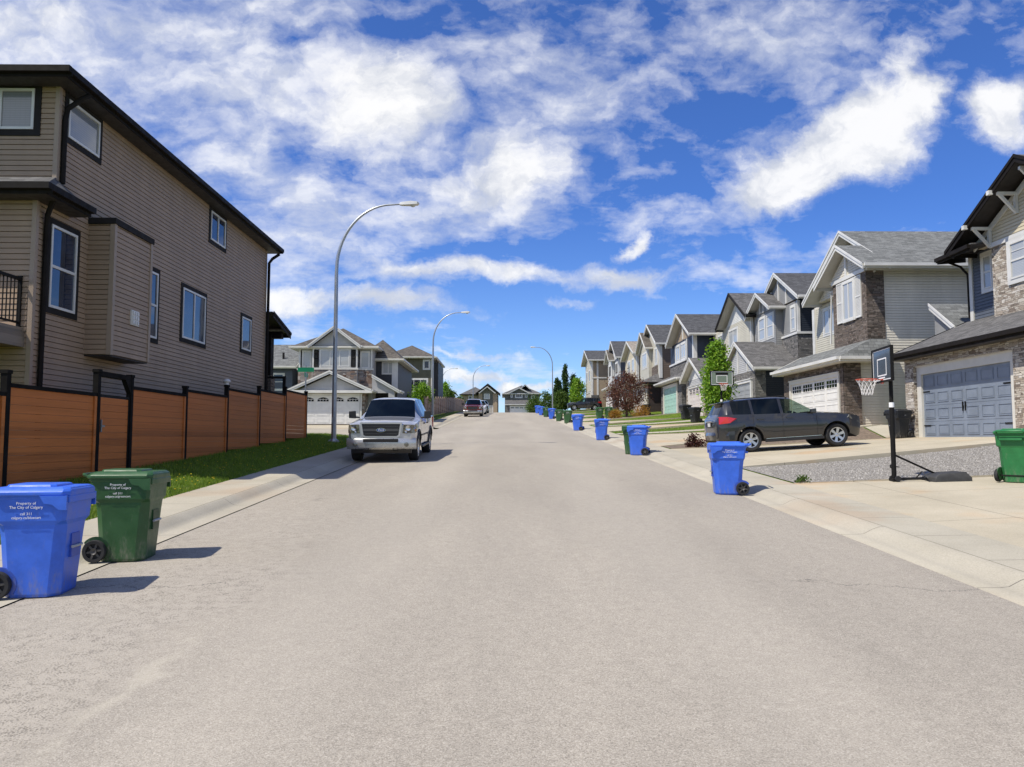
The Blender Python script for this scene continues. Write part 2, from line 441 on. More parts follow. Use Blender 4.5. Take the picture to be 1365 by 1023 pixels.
# driveways on the right: (y0, y1, level at the garage)
DRIVES = [(6.5,15.9,1.22),(19.8,27.6,1.86),(29.4,38.9,2.36),(43.9,50.2,2.95),(54.6,60.4,3.50),(62.0,69.6,3.97),(72.6,79.4,4.52),(83.5,90.2,5.10),(95.,101.6,5.68),(107.6,114.6,6.25)]
XK, XW, XG = 4.6, 6.0, 14.5         # asphalt edge, back of walk, garage line (right)
LK, LW, LF = -4.4, -5.88, -8.25     # asphalt edge, back of walk, fence line (left)
_py = [-120.]; _pz = [zr(-120.)+.65]
for a, b, f in DRIVES: _py += [a, b]; _pz += [f, f]
_py += [140., 900.]; _pz += [zr(140.)+.65, zr(900.)+.65]
def smooth(a, b, x):
    t = np.clip((x-a)/(b-a), 0, 1); return t*t*(3-2*t)
def ground(x, y):
    x = np.asarray(x, float); y = np.asarray(y, float)
    z0 = zr(y)
    t = np.clip((x-XW)/(XG-XW), 0, 1)**1.38
    right = (z0+.12)*(1-t) + np.interp(y, _py, _pz)*t
    off = .12 + .09*np.clip(LW-x, 0, 2.4)
    cross = smooth(35.6, 38.2, y)*(1-smooth(61., 66., y))
    left = z0 + off*(1-cross*.97)
    return np.where(x > 0, right, left)
def gz(x, y): return float(ground(x, y))

def sheet(name, xs, ys, zf, mat, kind='structure', uv=False):
    xs = np.asarray(xs, float); ys = np.asarray(ys, float)
    X, Y = np.meshgrid(xs, ys); Z = zf(X, Y)
    nx, ny = len(xs), len(ys)
    v = np.stack([X.ravel(), Y.ravel(), Z.ravel()], 1)
    i = np.arange((ny-1)*(nx-1)); r = i//(nx-1); c = i % (nx-1); a = r*nx+c
    f = np.stack([a, a+1, a+1+nx, a+nx], 1)
    me = bpy.data.meshes.new(name)
    me.from_pydata(v.tolist(), [], f.tolist()); me.materials.append(mat)
    me.polygons.foreach_set('use_smooth', [True]*len(f))
    o = bpy.data.objects.new(name, me); COL.objects.link(o); ORG[o.name] = V((0,0,0))
    if kind: o['kind'] = kind
    return o
YS = np.unique(np.concatenate([np.arange(-30, 60, 1.), np.arange(60, 240, 2.), [a for d in DRIVES for a in d[:2]]]))
# the ground: one sheet to the horizon; sunk under the paving so nothing coincides
gx = np.unique(np.concatenate([[-3000,-1200,-500,-200,-120,-80,-60], np.arange(-50,-10,4.), [-10.3,-9.4,-8.9,-8.4,-8.1,-7.4,-6.6,LW-.06,LW+.05,0,XW-.05,XW+.06,7,8,9,10,11,12,13,14,XG,15.5,17], np.arange(18,60,4.), [60,80,120,200,500,1200,3000]]))
gy = np.unique(np.concatenate([[-3000,-1000,-300,-110,-60,-30], YS, np.array([d[0]-.05 for d in DRIVES]), np.array([d[1]+.05 for d in DRIVES]), [300,400,600,880,1500,4000]]))
def under(X, Y):
    z = ground(X, Y)
    z = np.where((X > LW) & (X < XW), z-.16, z)
    for a, b, f in DRIVES:
        z = np.where((X >= XW) & (X <= 16) & (Y >= a) & (Y <= b), z-.05, z)
    z = np.where((X < LW) & (X > -61) & (Y > 38.1) & (Y < 50.6), z-.05, z)
    return z
sheet('ground', gx, gy, under, MT['turf'])
def crown(X): return .045*(1-((X-.1)/4.5)**2)
sheet('road', np.linspace(LK, XK, 9), YS, lambda X, Y: zr(Y)+crown(X), MT['asphalt'])
sheet('cross_street', np.unique(np.concatenate([[-60,-40,-25,-15,-10],np.linspace(-8,LK,6)])), np.linspace(38.4, 50.2, 13), lambda X, Y: ground(X, Y)*.0+zr(Y)+.035*smooth(-4.4,-6,X)+.001, MT['crossroad'])
def curb(name, xs, zs, mat, y0, y1, kind='structure'):
    xs = np.array(xs); zs = np.array(zs); o = np.argsort(xs); xs = xs[o]; zs = zs[o]
    ys = np.unique(np.concatenate([[y0], YS[(YS > y0) & (YS < y1)], [y1]]))
    return sheet(name, xs, ys, lambda X, Y: zr(Y)+np.interp(X, xs, zs), mat)
# left: gutter, rolled kerb, walk (interrupted by the side street)
for i, (a, b) in enumerate(((-30., 36.6), (52.2, 150.))):
    curb('kerb', [LK+.004, LK-.24, LK-.30, LK-.36, LK-.46, LK-.52], [.012, .004, .012, .045, .115, .128], MT['curb'], a, b)
    curb('pavement', [LK-.525, LK-.9, LW], [.129, .132, .136], MT['walk'], a, b)
# right: low drive-over kerb and walk
curb('kerb', [XK-.014, XK-.006, XK+.22, XK+.30, XK+.42, XK+.52, XK+.58], [-.03, .004, .006, .014, .075, .108, .114], MT['curb'], -30., 150.)
curb('pavement', [XK+.585, XK+.9, XW], [.115, .119, .124], MT['walk'], -30., 150.)
# driveways
for a, b, f in DRIVES:
    xe = 30. if a < 10 else 16.2
    sheet('driveway', np.linspace(XW, xe, 14 if xe < 20 else 24), np.linspace(a, b, 12), lambda X, Y: ground(X, Y)+.018*smooth(XW-.2, XW+.5, X), MT['drive'])
    m = MB()
    for yy in (a, b):
        m.poly([(XW,yy,gz(XW,yy)-.2),(XG,yy,gz(XG,yy)-.3),(XG,yy,gz(XG,yy)+.017),(XW,yy,gz(XW,yy)+.017)])
    tag(m.build('driveway_edge', MT['drive']), kind='structure')
# drive up to the grey stone-fronted house across the side street
sheet('driveway', np.linspace(-16.0, -10.2, 5), np.linspace(50.2, 58.05, 8), lambda X, Y: ground(X, Y)+.03, MT['drive'])
sheet('gravel', np.linspace(XW+.05, 15.5, 18), np.linspace(15.93, 19.77, 9), lambda X, Y: ground(X, Y)+.014, MT['gravel'], 'stuff')
sheet('soil', np.linspace(XW+.05, 13.8, 12), np.linspace(27.64, 29.36, 5), lambda X, Y: ground(X, Y)+.015, MT['soil'], 'stuff')
sheet('path', np.linspace(13.85, 17.2, 6), np.linspace(27.64, 29.3, 5), lambda X, Y: ground(X, Y)+.03, MT['walk'])
sheet('path', np.linspace(XW+.02, 15.5, 12), np.linspace(40.2, 41.3, 4), lambda X, Y: ground(X, Y)+.02, MT['walk'])
sheet('path', np.linspace(XW+.02, 15.5, 12), np.linspace(51.6, 52.6, 4), lambda X, Y: ground(X, Y)+.02, MT['walk'])

# stones lying loose on the gravel, blades of grass: uncountable
def scatter_mesh(name, verts_per, verts, faces, mat, smooth_=False):
    me = bpy.data.meshes.new(name); me.from_pydata(verts.reshape(-1,3).tolist(), [], faces.tolist())
    me.materials.append(mat)
    o = bpy.data.objects.new(name, me); COL.objects.link(o); o['kind'] = 'stuff'; return o
def stones(n, x0, x1, y0, y1):
    c = np.stack([RNG.uniform(x0,x1,n), RNG.uniform(y0,y1,n)], 1); z = ground(c[:,0], c[:,1])+.016
    base = np.array([(1,0,0),(0,1,0),(-1,0,0),(0,-1,0),(0,0,.8),(0,0,-.8)])
    s_ = RNG.uniform(.007,.019,n); a = RNG.uniform(0,6.28,n)
    jit = RNG.uniform(.65,1.35,(n,6,3)); P = base[None]*jit*s_[:,None,None]
    ca, sa = np.cos(a)[:,None], np.sin(a)[:,None]
    Q = np.stack([P[:,:,0]*ca-P[:,:,1]*sa, P[:,:,0]*sa+P[:,:,1]*ca, P[:,:,2]], 2)
    Q += np.concatenate([c, z[:,None]], 1)[:,None,:]
    f = np.array([(0,1,4),(1,2,4),(2,3,4),(3,0,4),(1,0,5),(2,1,5),(3,2,5),(0,3,5)])
    F = (np.arange(n)[:,None,None]*6 + f[None]).reshape(-1,3)
    return Q, F
m, g, b = newmat('loose_gravel_stones')
r = g.n('ShaderNodeNewGeometry').outputs['Random Per Island']
g.set(b.inputs['Base Color'], g.ramp(r, [(0, (.17,.155,.135)), (.5, (.31,.29,.26)), (.85, (.40,.375,.335)), (1, (.54,.51,.47))])); b.inputs['Roughness'].default_value = .9
Q, F = stones(12000, XW+.08, 15.3, 15.95, 19.75)
scatter_mesh('gravel_stones', 6, Q, F, m)
def blades(name, n, x0, x1, yf, hmin, hmax, wd, mat, keep=None):
    x = RNG.uniform(x0, x1, n); y = yf(n)
    if keep is not None:
        k = keep(x, y); x = x[k]; y = y[k]; n = len(x)
    z = ground(x, y)-.004
    a = RNG.uniform(0, 6.28, n); h = RNG.uniform(hmin, hmax, n); w = wd*RNG.uniform(.7,1.3,n); ln = RNG.uniform(-.6,.6,(n,2))*h[:,None]
    p = np.stack([x, y, z], 1); d = np.stack([np.cos(a), np.sin(a), 0*a], 1)*w[:,None]
    t = p.copy(); t[:,:2] += ln; t[:,2] += h
    Q = np.stack([p-d, p+d, t], 1); F = np.arange(n*3).reshape(-1,3)
    return scatter_mesh(name, 3, Q, F, mat)
pw = lambda y0, y1: (lambda n: y0 + (y1-y0)*RNG.uniform(0,1,n)**1.25)
blades('grass', 60000, LF-1.0, LW+.03, pw(8., 37.), .035, .10, .006, MT['grassblade'])
def lawn_keep(x, y):
    k = np.ones(len(x), bool)
    for a, b, f in DRIVES: k &= ~((y > a-.05) & (y < b+.05))
    for a, b in ((40.15,41.35),(51.55,52.65),(15.8,19.9),(27.5,29.5)): k &= ~((y > a) & (y < b))
    return k
blades('grass', 42000, XW+.05, 14.3, pw(28., 120.), .04, .10, .012, MT['grassblade'], lawn_keep)
def dandelions(n, x0, x1, y0, y1):
    c = np.stack([x0+(x1-x0)*RNG.uniform(0,1,n)**.55, RNG.uniform(y0,y1,n)], 1); z = ground(c[:,0], c[:,1])+RNG.uniform(.06,.11,n)
    k = 6; a = np.arange(k)*2*math.pi/k; s_ = RNG.uniform(.011,.019,n)
    ring = np.stack([np.cos(a), np.sin(a), 0*a+.25], 1)
    P = np.concatenate([ring, [[0,0,.55]], [[0,0,-.5]]], 0)[None]*s_[:,None,None] + np.concatenate([c, z[:,None]], 1)[:,None,:]
    f = np.array([(i,(i+1)%k,6) for i in range(k)]+[((i+1)%k,i,7) for i in range(k)])
    return P, (np.arange(n)[:,None,None]*8+f[None]).reshape(-1,3)
P, F = dandelions(230, LF+.1, LW-.02, 9., 33.)
scatter_mesh('dandelion_flowers', 8, P, F, MT['dandelion'])
# ------------------------------------------------------------------ building kit
def FX(x, sign=-1): return (V((x,0,0)), V((0,1,0)), V((sign,0,0)))     # wall facing -X (or +X); u = Y
def FY(y): return (V((0,y,0)), V((1,0,0)), V((0,-1,0)))                 # wall facing the camera; u = X
def lap(mb, F, poly, ex=.115, mi=0, d=.016, gap=.013):
    P, t, n = F
    vs = [p[1] for p in poly]; lo, hi = min(vs), max(vs)
    def span(v):
        xs = []
        for (a, b) in zip(poly, poly[1:]+poly[:1]):
            if a[1] == b[1]: continue
            k = (v-a[1])/(b[1]-a[1])
            if -1e-9 <= k <= 1+1e-9: xs.append(a[0]+(b[0]-a[0])*k)
        return (min(xs), max(xs)) if xs else None
    q = lambda u, v, dd: P + t*u + V((0,0,v)) + n*dd
    v = lo
    while v < hi-1e-4:
        w = min(v+ex, hi); a = span(v+1e-5); b = span(w-1e-5)
        if a and b:
            e = v+gap
            mb.poly([q(a[0],e,d), q(a[1],e,d), q(b[1],w,d*.35), q(b[0],w,d*.35)], mi)
            mb.poly([q(a[0],e,-.03), q(a[1],e,-.03), q(a[1],e,d), q(a[0],e,d)], mi)
            mb.poly([q(a[0],v,-.03), q(a[1],v,-.03), q(a[1],v,d*.35), q(a[0],v,d*.35)], mi)
        v = w
def rect(u0, u1, v0, v1): return [(u0,v0),(u1,v0),(u1,v1),(u0,v1)]
def window(par, F, u0, u1, v0, v1, kind='slider', pane='glass', trim='white', tw=.10, sash='white', depth=.03, sill=False):
    """outer bounds include the casing; window > trim, pane"""
    a, b, c, d = u0+tw, u1-tw, v0+tw, v1-tw; s = .055
    w = MB()
    for q in ((a,a+s,c,d),(b-s,b,c,d),(a+s,b-s,c,c+s),(a+s,b-s,d-s,d)): w.fbox(F, *q, .0, depth+.018)
    mu = (a+b)/2; mv = (c+d)/2
    if kind in ('slider', 'triple'):
        for k in ((mu,) if kind == 'slider' else (a+(b-a)/3, a+(b-a)*2/3)): w.fbox(F, k-.028, k+.028, c+s, d-s, .0, depth+.012)
    if kind in ('hung', 'grid'): w.fbox(F, a+s, b-s, mv-.03, mv+.03, .0, depth+.012)
    if kind == 'grid':
        for k in (1, 2): 
            x = a+(b-a)*k/3; w.fbox(F, x-.011, x+.011, mv+.03, d-s, .0, depth+.004)
        w.fbox(F, a+s, b-s, (mv+d)/2-.011, (mv+d)/2+.011, .0, depth+.003)
    o = w.build('window', MT[sash], par)
    p = MB(); p.fbox(F, a+s-.005, b-s+.005, c+s-.005, d-s+.005, .0, depth-.012); p.build('pane', MT[pane], o)
    if tw > 0:
        t = MB()
        t.fbox(F, u0, a, v0, v1, 0, depth); t.fbox(F, b, u1, v0, v1, 0, depth)
        t.fbox(F, a, b, v0, c, 0, depth+(.03 if sill else 0)); t.fbox(F, a, b, d, v1, 0, depth)
        t.build('trim', MT[trim], o)
    return o
def shutter(par, F, u0, u1, v0, v1, mat):
    m = MB(); m.fbox(F, u0, u0+.05, v0, v1, 0, .05); m.fbox(F, u1-.05, u1, v0, v1, 0, .05)
    for k in (v0, (v0+v1)/2-.03, v1-.06): m.fbox(F, u0+.05, u1-.05, k, k+.06, 0, .05)
    v = v0+.06
    while v < v1-.08:
        m.fbox(F, u0+.05, u1-.05, v, v+.045, 0, .034); v += .06
    m.build('shutter', mat, par)
def garage_door(par, F, u0, u1, v0, v1, mat, frame, rows=4, cols=4, lights=None, hardware=False, dd=.03, fw=.2):
    m = MB(); m.fbox(F, u0, u1, v0, v1, 0, dd)
    rh = (v1-v0)/rows; cw = (u1-u0)/cols
    for r in range(rows):
        m.fbox(F, u0, u1, v0+r*rh+.008, v0+(r+1)*rh-.008, dd, dd+.006)
        for c in range(cols):
            if lights and r == rows-1: continue
            a, b, e, f = u0+c*cw+.09, u0+(c+1)*cw-.09, v0+r*rh+.10, v0+(r+1)*rh-.10
            z = dd+.006
            for q in ((a,b,e,e+.022),(a,b,f-.022,f),(a,a+.022,e+.022,f-.022),(b-.022,b,e+.022,f-.022)): m.fbox(F, *q, z, z+.016)
            m.fbox(F, a+.05, b-.05, e+.05, f-.05, z, z+.008)
    o = m.build('garage_door', mat, par)
    if lights:
        p = MB(); fr = MB(); r = rows-1; e, f = v0+r*rh+.09, v0+(r+1)*rh-.10
        for c in range(cols):
            a, b = u0+c*cw+.12, u0+(c+1)*cw-.12
            if lights == 'arch':
                n = 8; pts = [(a, e), (b, e)] + [(b-(b-a)*k/n, f-.14+.14*math.sin(math.pi*k/n)) for k in range(n+1)]
                P, t, nn = F
                p.poly([P+t*u+V((0,0,v))+nn*(dd+.012) for u, v in pts])
            else:
                p.fbox(F, a, b, e, f, dd, dd+.012)
            nx = 4
            for k in range(nx+1):
                x = a+(b-a)*k/nx; fr.fbox(F, x-.016, x+.016, e-.02, (f-.1 if lights == 'arch' else f+.02), dd+.012, dd+.022)
            for y in ((e-.02, e, (e+f)/2) if lights == 'arch' else (e-.02, (e+f)/2-.014, f-.01)): fr.fbox(F, a-.016, b+.016, y, y+.028, dd+.012, dd+.024)
        p.build('pane', MT['glass'], o); fr.build('pane_grid', mat, o)
    if hardware:
        c = (u0+u1)/2; y = v0+rh*1.55
        for s_ in (-1, 1):
            h = MB(); h.fbox(F, c+s_*.07-.015, c+s_*.07+.015, y, y+.30, dd+.02, dd+.05); h.fbox(F, c+s_*.07-.035, c+s_*.07+.035, y+.12, y+.18, dd+.02, dd+.04); h.build('handle', MT['metal_black'], o)
            for yy in (v0+rh*.72, v0+rh*2.85):
                e = u0+.02 if s_ < 0 else u1-.42; h = MB(); h.fbox(F, e, e+.40, yy, yy+.04, dd+.02, dd+.035); h.build('strap_hinge', MT['metal_black'], o)

    t = MB(); t.fbox(F, u0-fw, u0, v0, v1, 0, .11); t.fbox(F, u1, u1+fw, v0, v1, 0, .11); t.fbox(F, u0-fw, u1+fw, v1, v1+fw, 0, .11)
    t.fbox(F, u0-fw-.03, u1+fw+.03, v1+fw, v1+fw+.05, 0, .15)
    t.build('door_frame', frame, o)
    return o
def roof_part(par, quads, sh, fas, sof, rakes=(), eaves=(), name='roof'):
    """quads: sloping roof planes (lists of points); rakes: (a, b, outward vector); eaves: (a, b, outward vector)"""
    m = MB(); u = MB(); f = MB()
    for q in quads:
        m.prism([V(p) for p in q], (0,0,-.035)); u.prism([V(p)-V((0,0,.04)) for p in q], (0,0,-.02))
    o = m.build(name, sh, par)
    if sof is not None: u.build('soffit', sof, o)
    for a, b, n in rakes:
        a, b, n = V(a), V(b), V(n)
        f.prism([a+V((0,0,-.24)), b+V((0,0,-.24)), b+V((0,0,-.02)), a+V((0,0,-.02))], n*.035)
        f.prism([a+V((0,0,-.09))+n*.036, b+V((0,0,-.09))+n*.036, b+V((0,0,.02))+n*.036, a+V((0,0,.02))+n*.036], n*.03)
    for i, ev in enumerate(eaves):
        a, b, n = V(ev[0]), V(ev[1]), V(ev[2]); d = (b-a).normalized(); dz = V((0,0,-.003*(i % 2)))
        a, b = a+dz-d*(ev[3] if len(ev) > 3 else 0), b+dz+d*(ev[4] if len(ev) > 4 else 0)
        f.prism([a+V((0,0,-.20)), b+V((0,0,-.20)), b+V((0,0,-.02)), a+V((0,0,-.02))], n*.02)
        f.prism([a+V((0,0,-.13))+n*.02, b+V((0,0,-.13))+n*.02, b+V((0,0,.0))+n*.02, a+V((0,0,.0))+n*.02], n*.11)
    if rakes or eaves: f.build('fascia', fas, o)
    return o
def gable_x(par, x0, x1, yn, yf, ze, za, sh, fas, sof, name='roof', ends=(1,0)):
    """ridge along X, gable facing -X; eaves at y = yn, yf"""
    yc = (yn+yf)/2
    q = [[(x0,yn,ze),(x1,yn,ze),(x1,yc,za),(x0,yc,za)], [(x0,yc,za),(x1,yc,za),(x1,yf,ze),(x0,yf,ze)]]
    rk = [((x0,yn,ze),(x0,yc,za),(-1,0,0)), ((x0,yc,za),(x0,yf,ze),(-1,0,0))]
    if ends[1]: rk += [((x1,yn,ze),(x1,yc,za),(1,0,0)), ((x1,yc,za),(x1,yf,ze),(1,0,0))]
    ev = [((x0+.02,yn,ze),(x1,yn,ze),(0,-1,0)), ((x0+.02,yf,ze),(x1,yf,ze),(0,1,0))]
    return roof_part(par, q, sh, fas, sof, rk, ev, name)
def gable_y(par, y0, y1, xl, xr, ze, za, sh, fas, sof, name='roof'):
    """ridge along Y, gable facing the camera"""
    xc = (xl+xr)/2
    q = [[(xl,y0,ze),(xl,y1,ze),(xc,y1,za),(xc,y0,za)], [(xc,y0,za),(xc,y1,za),(xr,y1,ze),(xr,y0,ze)]]
    rk = [((xl,y0,ze),(xc,y0,za),(0,-1,0)), ((xc,y0,za),(xr,y0,ze),(0,-1,0))]
    ev = [((xl,y0,ze),(xl,y1,ze),(-1,0,0)), ((xr,y0,ze),(xr,y1,ze),(1,0,0))]
    return roof_part(par, q, sh, fas, sof, rk, ev, name)
def hip(par, x0, x1, y0, y1, ze, za, sh, fas, sof, run=None, name='roof'):
    w, d = x1-x0, y1-y0; r = min(w, d)/2
    if w >= d: a, b = (x0+r, (y0+y1)/2, za), (x1-r, (y0+y1)/2, za)
    else: a, b = ((x0+x1)/2, y0+r, za), ((x0+x1)/2, y1-r, za)
    A, B, C, D = (x0,y0,ze), (x1,y0,ze), (x1,y1,ze), (x0,y1,ze)
    if w >= d: q = [[A,B,b,a],[B,C,b],[C,D,a,b],[D,A,a]]
    else: q = [[A,B,a],[B,C,b,a],[C,D,b],[D,A,a,b]]
    ev = [(A,B,(0,-1,0),.13,.13),(B,C,(1,0,0)),(C,D,(0,1,0),.13,.13),(D,A,(-1,0,0))]
    o = roof_part(par, [[p for p in f] for f in q], sh, fas, None, (), ev, name)
    m = MB(); m.prism([V(A)-V((0,0,.17)),V(B)-V((0,0,.17)),V(C)-V((0,0,.17)),V(D)-V((0,0,.17))], (0,0,-.02)); m.build('soffit', sof, o)
    return o
def skirt(par, x0, xw, y0, y1, ze, zt, sh, fas, sof, near_x=None, near_dy=None):
    """lean-to roof: eave along x0, top against x = xw; near_x: wraps round the near corner as a hip as far as x = near_x"""
    h = (near_dy if near_dy is not None else (xw-x0)*.75) if near_x else 0
    q = [[(x0,y0,ze),(xw,y0+h,zt),(xw,y1,zt),(x0,y1,ze)]]
    ev = [((x0,y0,ze),(x0,y1,ze),(-1,0,0))]; rk = []
    if near_x:
        q.append([(x0,y0,ze),(near_x,y0,ze),(near_x,y0+h,zt),(xw,y0+h,zt)]); ev.append(((x0,y0,ze),(near_x,y0,ze),(0,-1,0)))
    else: rk.append(((x0,y0,ze),(xw,y0,zt),(0,-1,0)))
    rk.append(((x0,y1,ze),(xw,y1,zt),(0,1,0)))
    o = roof_part(par, q, sh, fas, None, rk, ev)
    m = MB(); m.prism([V((x0,y0,ze-.2)),V((xw,y0,ze-.2)),V((xw,y1,ze-.2)),V((x0,y1,ze-.2))], (0,0,-.02)); m.build('soffit', sof, o)
    return o
class House:
    def __init__(s, name, label, loc, group=None):
        s.r = root(name, label, 'house', loc, group); s.parts = {}
    def mb(s, part, mat):
        return s.parts.setdefault((part, mat.name), (MB(), mat))[0]
    def core(s, mat, x0, x1, y0, y1, z0, z1, laps='', ex=.115, part='wall'):
        m = s.mb(part, mat); k = .034; c = lambda f: k if f in laps else 0.
        m.box(x0+c('F'), x1-c('B'), y0+c('S'), y1, z0, z1)
        if 'F' in laps: lap(m, FX(x0), rect(y0, y1, z0, z1), ex)
        if 'B' in laps: lap(m, FX(x1, 1), rect(y0, y1, z0, z1), ex)
        if 'S' in laps: lap(m, FY(y0), rect(x0, x1, z0, z1), ex)
    def tri_x(s, mat, x, x1, yn, yf, ze, za, part='gable_wall', lapped=True):
        """gable triangle in the plane x, as deep as x1"""
        m = s.mb(part, mat); yc = (yn+yf)/2; xi = x+(.034 if lapped else 0)
        m.prism([(xi,yn,ze),(xi,yf,ze),(xi,yc,za)], (x1-xi,0,0))
        if lapped: lap(m, FX(x), [(yn,ze),(yf,ze),(yc,za)])
    def panel(s, mat, F, u0, u1, v0, v1, d=.07, part='stone_facing', d0=0.):
        s.mb(part, mat).fbox(F, u0, u1, v0, v1, d0, d)
    def trim(s, mat, *boxes, part='corner_trim'):
        for b in boxes:
            m = MB(); m.box(*b); m.build(part, mat, s.r)
    def done(s):
        for (p, k), (m, mat) in s.parts.items(): m.build(p, mat, s.r)
        return s.r
def downpipe(par, pts, mat, r=.045):
    m = MB(); m.tube(pts, r, 8); m.build('downpipe', mat, par)
def meter_vent(par, F, u, v, w=.36):
    m = MB()
    m.fbox(F, u-w/2, u+w/2, v-w/2, v+w/2, .0, .05)
    for i in range(3):
        for j in range(3): m.fbox(F, u-w/2+.03+i*w*.31, u-w/2+.03+i*w*.31+w*.22, v-w/2+.03+j*w*.31, v-w/2+.03+j*w*.31+w*.22, .05, .075)
    m.build('vent_cover', MT['white'], par)

# siding, stone and shingle colours
SID = dict(
    greige=siding('greige_siding', (.66,.62,.53)), navy=siding('navy_siding', (.040,.052,.080)), dnavy=siding('deep_navy_siding', (.020,.026,.036)),
    cream=siding('cream_siding', (.55,.52,.43)), yellow=siding('pale_yellow_siding', (.60,.53,.38)), grey=siding('grey_siding', (.27,.27,.265)), lgrey=siding('light_grey_siding', (.42,.42,.415)),
    taupe=siding('taupe_siding', (.165,.125,.098)), tan=siding('tan_siding', (.36,.28,.19)), olive=siding('olive_siding', (.135,.125,.078)), charcoal=siding('charcoal_siding', (.055,.056,.062)),
    slate=siding('slate_blue_siding', (.10,.115,.14)), brownd=siding('dark_brown_siding', (.06,.046,.042)), sage=siding('sage_siding', (.15,.15,.125)), white=siding('white_siding', (.66,.66,.63)))
ST = dict(
    pale=stone('pale_ledgestone', [(.22,.18,.15),(.46,.40,.33),(.62,.58,.51),(.36,.30,.245),(.70,.66,.60)], (.15,.135,.12), .30, .062),
    brown=stone('brown_grey_ledgestone', [(.085,.07,.06),(.20,.165,.14),(.13,.11,.10),(.27,.23,.20),(.16,.12,.10)], (.06,.055,.05), .32, .06),
    grey=stone('grey_ledgestone', [(.10,.10,.10),(.22,.21,.20),(.15,.15,.15),(.28,.27,.26)], (.07,.07,.07)),
    mixed=stone('mixed_fieldstone', [(.16,.10,.075),(.38,.34,.30),(.24,.16,.12),(.48,.44,.40),(.13,.12,.12)], (.16,.15,.14), .55, .15))
SH = dict(grey=shingle('grey_shingles', (.165,.17,.165)), dark=shingle('dark_shingles', (.085,.086,.09)), mid=shingle('mid_grey_shingles', (.125,.122,.12)), brown=shingle('brown_grey_shingles', (.12,.108,.095)), tan=shingle('tan_shingles', (.30,.265,.22)))
W, CR, DK, BF = MT['white'], MT['cream'], MT['dark_trim'], MT['black_fascia']
DOOR = dict(blue=plain('grey_blue_door', (.195,.228,.28), .45, var=.12, vs=1.2), white=plain('white_door', (.70,.69,.66), .45, var=.05), teal=plain('mint_door', (.34,.55,.47), .45, var=.06), grey=plain('grey_door', (.30,.31,.31), .45, var=.06), beige=plain('beige_door', (.50,.46,.40), .45, var=.06))
SOFW = plain('pale_soffit', (.50,.49,.46), .6, var=.04)
